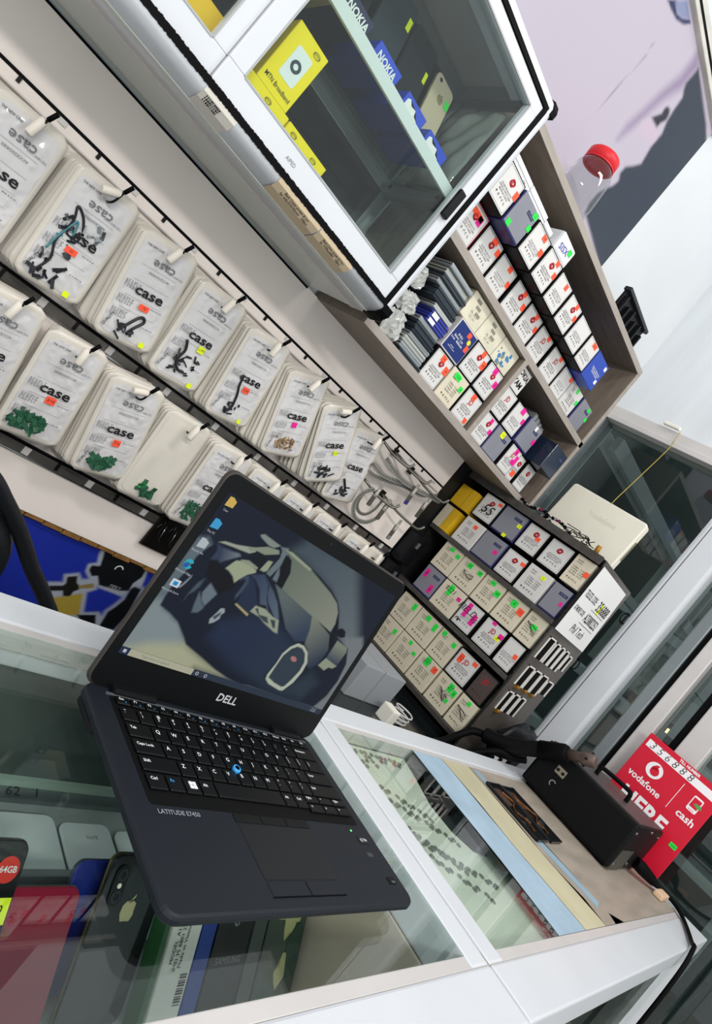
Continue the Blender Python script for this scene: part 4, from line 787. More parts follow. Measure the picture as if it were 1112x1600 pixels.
def cable_pile(seed, pts, rad):
    return m_tube(spline([(x, y, .006) for x, y in pts], 6), rad, 6)
dkp = M('stopper_white', 'e7dfd2', .5)
def hook(x, z, label, tilt, k):
    t = empty_at('display_hook', label, 'hook', (x, 1.2265, z), group='hooks with white stoppers on the wall rails')
    wmesh('rod', m_tube(spline([(x, 1.2265, z - .035), (x, 1.19, z - .036), (x, 1.160, z - .034), (x + .002, 1.150, z - .026), (x + .004, 1.146, z - .008)], 4), .0022, 6), dkmetal, t)
    d = Vector((math.sin(tilt), -.15, -math.cos(tilt))).normalized(); p0 = Vector((x + .001, 1.152, z - .014))
    wmesh('stopper', m_tube([p0 - d * .004, p0, p0 + d * .028, p0 + d * .030], [.0062, .0075, .0075, .0055], 12), dkp, t)
    wmesh('rod_tip', m_tube([(x + .004, 1.146, z - .008), (x + .009, 1.142, z + .009)], .0038, 8), rubber, t)
def bag(x, z, label, k, tilt=0, blank=False, st_=(), contents=(), yy=1.176, n_back=5, spread=.007, rowname='', nth='', fan=.015):
    r = (math.cos(tilt), 0, math.sin(tilt)); u = Vector((-math.sin(tilt), 0, math.cos(tilt)))
    o = Vector((x - .005, yy, z - .024)) - u * .192
    t = thing('accessory_bag', label, 'bag', o, r, u, 'accessory bags hanging on the wall')
    put('sleeve', cached(('bb', k % 3), lambda: bag_mesh(BW, BH, .014, 0, .0015, k % 3, back=.0016, wr=.0002)), seal, t)
    if not blank:
        put('window_film', cached(('bf', k % 4), lambda: bag_mesh(BW - .018, BH - .024, .012, .0014, .0022, 20 + k % 4, nx=18, ny=28, back=0, wr=.00045)), film, t, (0, .010, 0))
        z_ = .0062
        txt('print', 'THE NEW CASE', .0052, ink, t, -.026, .184, z_, .01, sx=.9); txt('print', 'THE NEW CASE', .0052, greyink, t, .030, .156, z_, .0, sx=.9, rz=math.pi)
        txt('print', 'case', .0225, greyink, t, .004, .160, z_, .006, rz=math.pi, sx=1.15); txt('print', 'ACCESSORIES', .0062, greyink, t, .004, .140, z_, rz=math.pi, sx=1.1)
        txt('brand_print', 'case', .026, ink, t, .004, .104, z_, .022, sx=1.25)
        put('fine_print', cached('fine', print_lines), greyink, t, (0, 0, z_)); txt('print', 'QUALITY', .0075, ink, t, -.042, .033, z_, .01, rz=1.25)
    else:
        put('window_film', cached(('bf', k % 4), lambda: bag_mesh(BW - .018, BH - .024, .012, .0014, .0022, 20 + k % 4, nx=18, ny=28, back=0, wr=.00045)), seal, t, (0, .010, 0))
    for q in st_: sticker(t, *q, z=.0068)
    for nm, me, mt in contents: put(nm, me, mt, t)
    random.seed(100 + k)
    for q in range(n_back):
        a = tilt + random.uniform(-.03, .03) - (fan * (q + 1)); rr = (math.cos(a), 0, math.sin(a)); uu = Vector((-math.sin(a), 0, math.cos(a)))
        yq = yy + (1.221 - yy) * (q + 1) / (n_back + .3)
        oo = Vector((x - .005 - spread * (q + 1) * .55 + random.uniform(-.003, .003), yq, z - .024)) - uu * .192
        b = put('accessory_bag', cached(('bb', (k + q) % 3), None), seal, None); mw = frame(oo, rr, uu); b.matrix_world = mw
        tag(b, f'cream bag, {ORD[q]} behind the front one on the {nth} hook of the {rowname} row', 'bag', 'accessory bags hanging on the wall')
for k in range(3): CACHE[('bb', k)] = bag_mesh(BW, BH, .014, 0, .0015, k, back=.0016, wr=.0002)
black_curl = lambda: m_tube(spline([(-.018, .020, .006), (-.006, .040, .007), (.006, .058, .007), (.014, .062, .007), (.018, .054, .007), (.006, .036, .007), (.000, .022, .006), (.010, .030, .007)], 6), .0028, 6)
row1 = [
 (.040, .05, [], [('contents', pile(1, 10, 0, .04, .03, .02, .01, .03), silver)], 'clear bag at the left edge of the upper row, mostly cropped', {}),
 (.178, .06, [], [('contents', pile(2, 8, -.01, .045, .025, .03, .01, .025), silver)], 'crinkled clear bag with bold print and no sticker, left end of the upper row', {}),
 (.324, .087, [(.000, .078, .020, .011, 'o', '50'), (.030, .012, .010, .010, 'y')], [('contents', cable_pile(3, [(-.03, .02), (-.02, .05), (-.028, .08), (-.022, .12), (-.028, .145), (-.012, .135), (.002, .11)], .0022), flex), ('contents', pile(41, 12, -.018, .09, .018, .04, .008, .024), flex), ('contents', m_tube(spline([(-.034, .06, .006), (-.028, .09, .007), (-.016, .125, .007), (-.01, .1, .006)], 5), .0018, 6), teal), ('contents', pile(42, 4, -.02, .09, .012, .03, .008, .014), teal), ('contents', pile(4, 14, -.014, .03, .022, .018, .008, .02), flex), ('contents', pile(5, 6, .01, .125, .018, .01, .008, .02), silver)], 'bag of dark and teal cables with an orange sticker and a yellow dot sticker', {}),
 (.465, .19, [(.006, .078, .019, .011, 'o', '70'), (.034, .014, .010, .010, 'y')], [('contents', black_curl(), flex), ('contents', pile(6, 7, -.008, .024, .015, .012, .006, .02), flex)], 'bag of black curled flex with an orange sticker', {}),
 (.610, .113, [(.016, .086, .015, .014, 'y', 'c/M'), (.036, .012, .010, .010, 'y')], [('contents', pile(7, 26, .0, .045, .022, .022, .006, .016), flex), ('contents', cable_pile(8, [(-.02, .09), (-.012, .07), (-.016, .045), (-.004, .03), (.01, .03)], .003), flex)], 'bag of small black parts with a yellow sticker over the faint brand print', {}),
 (.757, .175, [(.006, .080, .017, .013, 'o', '5.80'), (.030, .012, .009, .009, 'y')], [('contents', cable_pile(9, [(-.016, .108), (-.014, .085), (-.006, .06), (-.004, .035), (-.012, .018), (-.018, .03)], .0028), flex), ('contents', pile(10, 9, -.004, .03, .014, .014, .006, .016), flex)], 'bag with one long black flex and an orange sticker', {}),
 (.904, .38, [(.004, .083, .014, .013, 'm')], [('contents', pile(11, 60, -.004, .034, .024, .014, .004, .010), goldm)], 'bag of small gold connectors with a magenta sticker', dict(n_back=8, spread=.008, fan=.034)),
 (1.038, .52, [(.012, .083, .013, .011, 'y', 'GZ5')], [('contents', pile(12, 16, .0, .033, .024, .012, .008, .02), flex)], 'white bag of black flex parts with a yellow sticker, tilted over its neighbour', dict(n_back=6, spread=.006, fan=.03, yy=1.168)),
 (1.182, .28, [], [('contents', cable_pile(13, [(-.012, .066), (.0, .05), (.008, .036), (.004, .024), (.016, .02)], .003), flex), ('contents', pile(14, 10, -.002, .032, .02, .014, .008, .018), flex)], 'bag of tangled black flex without a sticker, right end of the upper row', dict(n_back=3, spread=.004, fan=.03, yy=1.184))]
for k, (x, tl, st_, ct, lb, kw) in enumerate(row1):
    x *= .963
    bag(x, .120, lb, k, tl, False, st_, ct, rowname='upper', nth=ORD[k], **kw); hook(x, .120, f'hook with a white stopper, {ORD[k]} on the upper rail from the left', (-1.1 if k in (2, 7) else -.28 + .1 * (k % 3)), k)
row2 = [
 (.178, .1, False, [], [('contents', pile(31, 20, 0, .03, .025, .02, .01, .02), flex)], 'bag at the left end of the lower row, cropped by the picture edge', {}),
 (.315, .17, False, [], [('contents', pile(32, 22, .02, .026, .02, .014, .008, .02), flex)], 'printed bag at the left of the lower row, without a sticker', {}),
 (.450, .14, False, [(.004, .086, .018, .014, 'o', '6+6')], [('contents', pile(33, 70, -.014, .032, .026, .016, .010, .022), pcb)], 'bag of green circuit boards with an orange sticker, third in the lower row', dict(spread=-.004)),
 (.592, .24, False, [(.006, .078, .015, .014, 'o', '7+6')], [('contents', pile(34, 44, -.006, .030, .022, .012, .010, .022), pcb)], 'bag of green circuit boards under a brand print, fourth in the lower row', {}),
 (.733, .083, True, [(-.010, .034, .015, .012, 'g', '803')], [('contents', pile(35, 18, .006, .028, .016, .012, .012, .024), pcb)], 'blank white bag with green circuit boards and a green sticker', {}),
 (.875, .10, False, [(.022, .070, .015, .013, 'o')], [('contents', pile(36, 90, -.004, .036, .024, .020, .006, .018), pcb)], 'bag of many small green circuit boards beside the laptop lid', {}),
 (1.008, 0, False, [], [], 'bag behind the laptop lid, second hook right of the small green boards', {}), (1.141, 0, False, [], [], 'bag behind the laptop lid, third hook right of the small green boards', {}),
 (1.275, 0, False, [], [], 'bag behind the laptop lid, below the hanging clips', {}), (1.420, 0, False, [], [], 'bag behind the laptop lid, second from the right end of the lower rail', {}), (1.500, 0, True, [], [], 'blank bag at the right end of the lower rail', {})]
for k, (x, tl, bl, st_, ct, lb, kw) in enumerate(row2):
    if k > 5: kw = dict(n_back=2)
    x *= .963
    bag(x, -.123, lb, k + 20, tl, bl, st_, ct, rowname='lower', nth=ORD[k], **kw); hook(x, -.123, f'hook with a white stopper, {ORD[k]} on the lower rail from the left', (-1.2 if k == 3 else -.25 + .12 * (k % 3)), k)
# black card of tools below the lowest rail
t = thing('tool_card', 'black blister card of bent silver tools hanging under the lowest rail', 'tool card', (.872, 1.2255, -.440))
put('card', m_box(-.046, .046, 0, .090, -.003, 0), M('card_black', '211e1b', .35), t); random.seed(77)
for q in range(5):
    x = -.034 + q * .016; put('tool', m_tube([(x, .066, .003), (x + .004, .030, .003), (x + .014, .020, .003)] if q % 2 else [(x - .004, .052, .003), (x + .004, .074, .003), (x + .010, .044, .003), (x + .014, .03, .003)], .0016, 6), chrome, t)
put('film', m_box(-.045, .045, .001, .089, .006, .0064), GLASS('blister', 'e8e8e8', 1.4), t)

# ================================================================== LONG HOOKS with tapes and clips
grymet = M('galvanised', '77736c', .35, .8)
def long_hook(x, z, length, label):
    t = empty_at('long_hook', label, 'hook', (x, 1.226, z), group='long steel hooks by the rack')
    P = [(x, 1.234, z), (x, 1.20, z - .002), (x + length * .35, 1.175, z - .012), (x + length * .85, 1.150, z - .014), (x + length, 1.146, z - .006), (x + length * 1.05, 1.144, z + .006)]
    wmesh('rod', m_tube(spline(P, 5), .0038, 7), grymet, t)
    wmesh('bracket', m_box(x - .008, x + .008, 1.222, 1.229, z - .012, z + .012), dkmetal, t)
for a in ((1.20, .118, .09, 'long steel hook right of the upper bags, nearest them'), (1.29, .118, .10, 'long steel hook right of the upper bags, the middle one'), (1.39, .112, .12, 'long steel hook of the upper level, nearest the yellow carton'), (1.24, .006, .11, 'long steel hook of the second level, nearest the bags'), (1.36, .004, .14, 'long steel hook of the second level, nearest the rack')): long_hook(*a)
tapem = M('component_tape', '8b8983', .35, .2, noise=.15, ns=60)
def tape(pts, y, wd, label):
    t = empty_at('component_tape', label, 'tape', (pts[0][0], y, min(p[1] for p in pts)))
    P = spline([(p[0], y + (p[2] if len(p) > 2 else 0), p[1]) for p in pts], 6); vs = []; fs = []
    for i, p in enumerate(P):
        a = P[max(i - 1, 0)]; b = P[min(i + 1, len(P) - 1)]; d = (b - a).normalized(); nrm = Vector((-d.z, 0, d.x)) * (wd / 2)
        for s_ in (1, -1):
            for yo in (0, .0014): vs.append(p + nrm * s_ + Vector((0, yo, 0)))
    for i in range(len(P) - 1):
        a = i * 4; b = a + 4
        for q0, q1 in ((0, 1), (1, 3), (3, 2), (2, 0)): fs.append((a + q0, a + q1, b + q1, b + q0))
    wmesh('strip', mesh('tape', vs, fs), tapem, t)
    bm = bmesh.new()
    for i in range(0, len(P) - 1):
        p = P[i]; addbox(bm, p.x - .002, p.x + .002, p.y - .0008, p.y, p.z - .0022, p.z + .0022)
    wmesh('pockets', from_bm(bm, 'pk'), M('pocket_dark', '55534e', .5), t)
tape([(1.22, .085), (1.27, .075), (1.33, .07), (1.40, .078), (1.47, .09), (1.52, .098)], 1.168, .014, 'grey component tape draped along the upper steel hooks, the front one')
tape([(1.20, .05), (1.25, .045), (1.31, .055), (1.37, .072), (1.43, .072), (1.50, .105)], 1.176, .013, 'grey component tape sagging under the upper steel hooks')
tape([(1.19, .03), (1.24, .028), (1.30, .042), (1.36, .06), (1.41, .068)], 1.184, .012, 'grey component tape hanging lowest behind the upper steel hooks')
tape([(1.25, .0), (1.225, -.03), (1.228, -.065), (1.262, -.092), (1.308, -.086), (1.335, -.055), (1.338, -.02), (1.335, .0)], 1.160, .013, 'looped grey component tape on the second level hooks')
tape([(1.255, .0), (1.243, -.03), (1.25, -.06), (1.274, -.074), (1.302, -.068), (1.318, -.04), (1.318, .0)], 1.172, .010, 'inner loop of clear component tape on the second level hooks')
clipm = M('clip_steel', '6f6a63', .3, .7)
for k, (x, z, a, lb) in enumerate(((1.385, .048, .35, 'steel flex clip with a purple end under the upper hooks'), (1.462, .040, .35, 'steel flex clip hanging nearest the rack, upper level'), (1.268, -.02, .3, 'steel flex clip left of the tape loop'), (1.333, -.035, .3, 'steel flex clip inside the tape loop'), (1.425, -.062, .3, 'steel flex clip with a square print, lower right'))):
    t = thing('flex_clip', lb, 'clip', (x, 1.158, z), (math.cos(a * .3), 0, math.sin(a * .3)))
    put('plate', m_rrect(.016, .05, .003, -.002, 0, 3), clipm, t)
    put('frame', m_box(-.0065, .0065, .006, .044, 0, .0008), M('clip_inlay', 'a5a09a', .35, .4), t)
    for q in range(3): put('tooth', m_box(-.003, .003, .014 + q * .006, .017 + q * .006, 0, .002), paper, t)
    put('end_cap', m_box(-.0075, .0075, -.024, -.012, 0, .001), M('purple_end', '3a2c78', .4) if k == 0 else (greyink if k == 4 else clipm), t)

# ================================================================== CABINET CONTENTS
ybox = M('yellow_box', 'f4dd1c', .45, spec=.2); yink = M('yellow_box_ink', '4a440a', .5)
def oval(parent, x, y, z=.0006, s=1):
    put('logo_ring', cached(('ov', s), lambda: m_ring(.0056 * s, .0064 * s, 0, .0003, 24, .62)), yink, parent, (x, y, z)); txt('logo_letters', 'MTN', .0048 * s, yink, parent, x, y, z + .0002)
for k, (x0, x1, z1, lb) in enumerate(((-.02, .095, .375, 'yellow box low behind the left glass door, its far end hidden'), (.10, .238, .366, 'yellow box low behind the left glass door, beside the middle stile'), (.242, .385, .356, 'flat yellow box under the upright broadband box'), (.388, .484, .356, 'flat yellow box in the cabinet, at the right end of its row'))):
    t = thing('yellow_box', lb, 'box', ((x0 + x1) / 2, .992, .2600), group='yellow boxes on the cabinet floor'); a = (x1 - x0) / 2; h_ = z1 - .26
    put('body', m_box(-a, a, 0, h_, -.16, 0, .001, 1), ybox if k > 1 else M('amber_box', 'e8b91c', .4), t); oval(t, (-a + .015) if k != 3 else 0.02, h_ - .010); oval(t, .03 if k == 2 else -.03, h_ - .010)
t = thing('broadband_box', 'upright yellow broadband box with a white router pictured', 'box', (.341, .992, .3562), group='yellow boxes on the cabinet floor')
put('body', m_box(-.034, .034, 0, .104, -.045, 0, .001, 1), ybox, t); put('picture', m_rrect(.032, .052, .004, 0, .0005, 4, 0, .002, .055), M('picture_white', 'e3e8e8', .5), t)
put('dial', m_ring(.0045, .0095, .0005, .0004, 24, 1.0), M('dial_dark', '35434a', .4), t, (.002, .055, 0)); fit('print', 'MTN Broadband', .054, .0105, ink, t, .0, .014, .0006, .006); oval(t, .016, .092, .0006, 1.1)
greybx = M('grey_box', '5f6a69', .5)
tag(wbox('grey_carton', greybx, None, .275, .31, 1.156, 1.2, .2602, .44, .002), 'grey carton standing behind the broadband box', 'carton')
nb = [(.338, .398, M('nokia_dark', '20264a', .35), 'dark navy phone box with white letters on the cabinet shelf'), (.420, .486, M('nokia_blue', '2748c4', .35), 'bright blue phone box with white letters on the cabinet shelf'), (.512, .574, MATS['nokia_blue'], 'blue phone box with a torn white label on the cabinet shelf'), (.590, .655, MATS['nokia_blue'], 'blue phone box at the right end of the cabinet shelf')]
for k, (x0, x1, mt, lb) in enumerate(nb):
    t = thing('phone_box', lb, 'box', ((x0 + x1) / 2, 1.0, .5292), group='phone boxes on the cabinet shelf'); a = (x1 - x0) / 2
    put('body', m_box(-a, a, 0, .030, -.15, 0, .001, 1), mt, t)
    if k < 2: txt('print', 'NOKIA', .018, paper, t, 0, .0135, .0006, .03, sx=.86)
    else:
        random.seed(k); put('torn_label', m_poly([(-a + .006, .004), (a - .02, .004), (a - .016, .010), (a - .026, .012), (a - .03, .020), (-a + .02, .018), (-a + .012, .024), (-a + .006, .02)], 0, .0006), paper, t)
def phone(name, label, o, u, w_, h_, col, r=(1, 0, 0), logo=None, cams=None, rim='8f8f8f', stk=(), th=.008, group=None, rad=.010):
    t = thing(name, label, 'phone', o, r, u, group)
    put('back', m_rrect(w_, h_, rad, -th, 0, 5, .0015, 0, h_ / 2), M('phone_' + col, col, .14, coat=.4), t)
    put('rim', m_rrect(w_ + .0008, h_ + .0008, rad, -th * .65, -th * .35, 5, 0, 0, h_ / 2), M('rim_' + rim, rim, .25, .9), t)
    if logo == 'apple':
        lg = M('logo_gold', 'b9ad86', .25, .6)
        P = [(.0, .0065), (.004, .0085), (.0075, .006), (.0062, .002), (.0068, -.001), (.0078, -.003), (.005, -.0085), (.0022, -.0078), (-.0022, -.0078), (-.005, -.0085), (-.0082, -.002), (-.0075, .005), (-.004, .0085)]
        put('logo', m_poly(P, 0, .0004), lg, t, (0, h_ * .66, .0001)); put('logo_leaf', m_poly([(.0, .0095), (.0045, .014), (.0045, .0115), (.002, .0095)], 0, .0004), lg, t, (0, h_ * .66, .0001))
    elif logo: txt('logo', logo, .008, greyink, t, 0, h_ * .55, .0006)
    if cams == 'v':
        put('camera_bump', m_rrect(.015, .034, .007, 0, .0015, 5), M('bump_dark', '0d0e11', .15), t, (-w_ / 2 + .015, h_ - .026, 0))
        for y in (-.009, .009): put('lens', m_ring(.003, .0055, .0015, .0006, 16), M('lens_ring', '33363b', .2, .5), t, (-w_ / 2 + .015, h_ - .026 + y, 0))
        put('flash', m_disc(.0022, .0015, .002, 12), M('flash', 'f0eed8', .4), t, (-w_ / 2 + .015, h_ - .026, 0))
    elif cams == 'c': put('camera', m_disc(.004, 0, .001, 14), M('lens_dark', '1a1c20', .2), t, (-w_ / 2 + .012 if logo == 'apple' else 0, h_ - .012, 0))
    for q in stk: sticker(t, *q, z=.0006)
    return t
CP = 'phones leaning inside the wall cabinet'
lean = Vector((0, .40, 1)).normalized()
phone('mobile_phone', 'gold phone with a small fruit logo and green sticker in the cabinet', (.600, 1.03, .5592), lean, .058, .125, 'b9ac92', logo='apple', cams='c', rim='d8cdb8', stk=[(.021, .090, .012, .018, 'g')], group=CP)
phone('mobile_phone', 'black phone with a yellow sticker in the cabinet, beside the gold one', (.530, 1.045, .5592), lean, .072, .15, '20262c', cams='c', stk=[(.028, .085, .008, .024, 'y')], group=CP)
phone('mobile_phone', 'large slate phone with a yellow sticker in the cabinet', (.452, 1.05, .5592), lean, .076, .16, '2f3940', stk=[(.028, .118, .010, .026, 'y')], group=CP)
phone('mobile_phone', 'dark phone at the left of the cabinet shelf behind the navy box', (.375, 1.06, .5592), lean, .06, .17, '1a1f25', group=CP)
tag(wbox('beige_carton', M('beige_card', 'c9b9a4', .6), None, .29, .338, 1.03, 1.15, .5292, .70, .002), 'beige carton upright on the cabinet shelf beside the navy box', 'carton')
bmw = bag_mesh(.10, .10, .02, 0, .02, 5, wr=.004)
t = put('plastic_bag', bmw, M('dark_film', '3b464b', .15, coat=.6), None); t.matrix_world = frame((.56, 1.10, .2605)); tag(t, 'crumpled dark plastic bag on the cabinet floor', 'plastic bag')
crinkle = put('film_packet', bag_mesh(.16, .20, .02, 0, .012, 8, nx=20, ny=24, wr=.003), M('clear_film', '8b908b', .12, coat=.8, bump=.6, bs=30), None); crinkle.matrix_world = frame((.706, 1.10, .5335), (0, -1, 0), (.02, 0, 1)); tag(crinkle, 'crinkled clear film packet against the glazed end of the cabinet', 'packet')
# ================================================================== DISPLAY COUNTERS
ZT = -.32
def counter(name, label, x0, x1, xl, xr):
    c = empty_at(name, label, 'display counter', ((x0 + x1) / 2, .36, -CZ))
    wbox('rear_rail', white_alu, c, x0, x1, .540, .590, ZT - .045, ZT + .001, .003)
    wbox('rear_lip', pale_alu, c, x0, x1, .528, .540, ZT - .02, ZT - .0005, .001)
    wbox('front_rail', white_alu, c, x0, x1, .105, .166, ZT - .045, ZT + .001, .003)
    wbox('front_lip', pale_alu, c, x0, x1, .166, .180, ZT - .02, ZT - .0003, .001)
    wbox('side_rail', white_alu, c, xl[0], xl[1], .1665, .5395, ZT - .045, ZT + .0005, .003)
    wbox('side_rail', white_alu, c, xr[0], xr[1], .1665, .5395, ZT - .045, ZT + .0005, .003)
    wbox('glass_top', glass, c, xl[1], xr[0], .180, .528, ZT - .006, ZT)
    for x in (x0 + .001, x1 - .036):
        for y in (.106, .554): wbox('corner_post', white_alu, c, x, x + .035, y, y + .035, -CZ, ZT - .045, .002)
    wbox('front_glass', glass, c, x0 + .036, x1 - .036, .118, .123, -.82, ZT - .045)
    wbox('front_board', white_alu, c, x0 + .036, x1 - .036, .112, .126, -CZ, -.82)
    wbox('floor_board', pale_alu, c, x0 + .036, x1 - .036, .126, .55, -.84, -.82)
    return c
ca = counter('display_counter', 'white framed glass counter carrying the laptop, phones inside', -.75, .808, (-.75, -.71), (.766, .808))
cb = counter('display_counter', 'white framed glass counter right of the laptop, station standing on it', .812, 2.022, (.812, .852), (1.98, 2.022))
inner = M('counter_rear', '55605d', .12, noise=.18, ns=7)
wbox('rear_door', inner, ca, -.71, .10, .566, .572, -.535, ZT - .045); wbox('rear_door', inner, ca, .09, .766, .574, .58, -.535, ZT - .045)
wbox('end_board', M('beige_board', 'cdbba9', .4, noise=.05), ca, .760, .7655, .126, .56, -.535, ZT - .045)
me = m_disc(.008, 0, .003, 14); me.transform(Matrix(((0, 0, -1, .760), (1, 0, 0, .20), (0, 1, 0, -.38), (0, 0, 0, 1)))); wmesh('screw', me, grey_alu, ca)
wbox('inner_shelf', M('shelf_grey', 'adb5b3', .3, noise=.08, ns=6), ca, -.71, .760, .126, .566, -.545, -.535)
wbox('door_track', grey_alu, ca, -.71, .760, .548, .5655, -.535, -.528, .001); wbox('track_edge', M('glass_edge', 'b9cfc0', .2), ca, -.71, .760, .5655, .5735, -.535, -.520)
me = m_text('3 62   1', .019, .004, .3).copy(); me.materials.clear(); me.transform(Matrix.Translation((.462, .5575, -.5274))); wmesh('scribble', me, ink, ca)
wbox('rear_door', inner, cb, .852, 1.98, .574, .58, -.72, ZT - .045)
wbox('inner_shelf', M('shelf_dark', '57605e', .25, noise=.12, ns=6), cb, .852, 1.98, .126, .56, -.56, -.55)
wbox('rest_bar', grey_alu, ca, .02, .755, .405, .413, -.535, -.475, .001)

# sheets under the glass of the right counter
def sheet(nm, pts, z, mat, lb):
    o = wmesh(nm, m_poly(pts, z, z + .0004), mat); return tag(o, lb, 'paper')
sheet('blue_paper', [(1.092, .527), (1.090, .40), (1.092, .30), (1.085, .18), (1.215, .18), (1.213, .25), (1.206, .33), (1.212, .42), (1.205, .527)], ZT + .0001, M('pale_blue_print', 'a4bccd', .5, noise=.14, ns=14), 'pale blue printed paper strip on the counter glass')
sheet('cream_paper', [(1.207, .527), (1.214, .42), (1.208, .33), (1.215, .25), (1.217, .18), (1.335, .18), (1.345, .23), (1.325, .30), (1.335, .39), (1.330, .527)], ZT + .0002, M('cream_print', 'c3bc9d', .5, noise=.14, ns=9), 'cream and yellow printed paper strip on the counter glass')
sheet('map_paper', [(1.332, .527), (1.337, .39), (1.327, .30), (1.347, .23), (1.337, .18), (1.40, .18), (1.415, .20), (1.46, .18), (1.975, .18), (1.975, .527)], ZT + .0003, M('sand_print', 'a2978a', .5, noise=.2, ns=7, stretch=(1, 4, 1)), 'faded sandy paper under the hot air station, torn at its edge')
sheet('pale_slip', [(1.345, .52), (1.372, .52), (1.385, .35), (1.41, .22), (1.375, .21), (1.352, .33)], ZT + .0009, M('slip_blue', '93abba', .5, noise=.1), 'narrow pale blue slip on the sandy paper')
cl = [(.856, .526), (1.085, .526), (1.07, .48), (1.045, .42), (1.05, .37), (1.075, .335), (1.115, .325), (1.15, .335), (1.20, .31), (1.26, .27), (1.30, .184), (.856, .184)]
cloth = wmesh('foam_sheet', m_poly(cl, -.344, -.341), M('cream_foam', 'deded0', .7, noise=.06, ns=15)); tag(cloth, 'cream foam sheet under the counter glass holding the small rings', 'foam sheet')
for x, lb in ((.87, 'grey strip under the foam sheet, beside the counter side rail'), (1.0, 'grey strip under the foam sheet, the middle one'), (1.2, 'grey strip under the foam sheet, below the blue paper')):
    tag(wbox('foam_support', grey_alu, None, x, x + .01, .19, .52, -.5499, -.3442), lb, 'support')
# small metal rings laid in pairs
random.seed(13); ringm = M('ring_steel', '8d8f88', .3, .4); rme = m_ring(.0026, .0046, 0, .0018, 14, .85)
paths = [((.868, .515), (1.045, .508), 0), ((.875, .488), (.945, .495), 0), ((.880, .455), (1.000, .395), 0), ((.885, .430), (1.03, .355), 0), ((.880, .385), (.985, .305), 0), ((.895, .355), (1.06, .275), 0), ((.90, .328), (1.00, .262), 0)]
for pa, pb, n in paths:
    L_ = math.hypot(pb[0] - pa[0], pb[1] - pa[1]); n = max(3, int(L_ / .0135))
    for i in range(n):
        f = i / (n - 1); x = pa[0] + (pb[0] - pa[0]) * f + random.uniform(-.002, .002); y = pa[1] + (pb[1] - pa[1]) * f + random.uniform(-.002, .002)
        for q in range(1 + (i % 3 > 0)):
            tag(put('lens_ring', rme, ringm, None, (x + q * .004, y - q * .0095, -.3408 + CZ), random.uniform(0, 3)), 'tiny grey metal ring lying on the cream foam under the counter glass', 'ring', 'metal rings on the foam sheet')
# phones inside the left counter
GP = 'phones inside the left counter'
lie = (0, 1, 0)
for x0, x1, y1, lb, lg in ((.430, .503, .528, 'white phone lying in the counter, at the left', None), (.508, .577, .520, 'white phone with a faint maker name lying in the counter, the middle one', 'SAMSUNG'), (.583, .655, .512, 'white phone lying in the counter, half under the laptop', None)):
    t = phone('mobile_phone', lb, ((x0 + x1) / 2, y1 - .146, -.5265), lie, x1 - x0, .146, 'eef4f4', logo=None, rim='b9bdbd', group=GP, rad=.011)
    if lg: txt('logo', lg, .0085, greyink, t, .01, .05, .0006); txt('logo', 'VoLTE', .006, greyink, t, .005, .125, .0006)
def leaning(x0, x1, top, d, length, col, lb, **k):
    u = Vector((0, d[0], d[1])).normalized(); T = Vector(((x0 + x1) / 2, top[0], top[1])); return phone('mobile_phone', lb, T - u * length, u, x1 - x0, length, col, group=GP, **k)
p = leaning(.288, .359, (.376, -.402), (.627, .779), .155, '14181a', 'black phone with a round red sticker and a yellow sticker in the counter')
put('round_sticker', m_disc(.0095, .0004, .0007, 24), M('red_sticker', 'd8352b', .5), p, (.022, .134, 0)); txt('print', '64GB', .0065, paper, p, .022, .134, .001, .02); sticker(p, .016, .106, .034, .018, 'y', 'A-50')
p = leaning(.350, .4235, (.357, -.430), (.60, .80), .120, '8e1c36', 'dark red phone leaning in the counter')
leaning(.437, .500, (.392, -.440), (.55, .83), .108, '1f2f86', 'blue phone leaning in the counter behind the fruit logo phone')
leaning(.449, .521, (.373, -.410), (.508, .861), .140, '15181b', 'black phone with a gold fruit logo leaning in the counter beside the laptop corner', logo='apple', cams='v', rim='b09a6a')
GB = 'boxes inside the left counter front'
def lbox(x0, x1, top, length, mat, lb):
    u = Vector((0, .55, .83)).normalized(); T = Vector(((x0 + x1) / 2, top[0], top[1])); t = thing('phone_box', lb, 'box', T - u * length, (1, 0, 0), u, GB)
    a = (x1 - x0) / 2; put('body', m_box(-a, a, 0, length, -.02, 0, .0012), mat, t); return t, a, length
t, a, l = lbox(.524, .530, (.35, -.42), .12, M('green_edge', '2f5a36', .4), 'thin dark green box edge beside the black phone in the counter')
t, a, l = lbox(.533, .572, (.345, -.425), .115, M('label_box', 'dcd9d2', .5), 'box with a white printed barcode label in the counter front')
txt('print', 'MODEL  A12\nIMEI 35 8801 2204\nMade in Vietnam', .006, ink, t, -.004, l * .62, .0006, rz=math.pi / 2)
for q in range(12): put('barcode', m_box(-.0045, .0045, q * .0022, q * .0022 + (.0014 if q % 3 else .0007), 0, .0003), ink, t, (.012, .02, .0002))
t, a, l = lbox(.574, .594, (.345, -.425), .115, M('blue_side', '24418f', .35), 'narrow blue box beside the labelled one in the counter front')
t, a, l = lbox(.597, .650, (.345, -.425), .115, M('black_box', '22282a', .3), 'black phone box lettered in grey in the counter front'); txt('print', 'SAMSUNG', .0085, greyink, t, 0, l * .45, .0006); put('slot', m_ring(.002, .004, 0, .0004, 14), greyink, t, (.0, l * .75, .0002))
t, a, l = lbox(.654, .675, (.345, -.425), .115, M('slate_box', '454b48', .35), 'narrow slate box in the counter front')
t, a, l = lbox(.678, .748, (.345, -.425), .115, M('camo_dark', '39433a', .6), 'camouflage patterned case in the counter front')
random.seed(4)
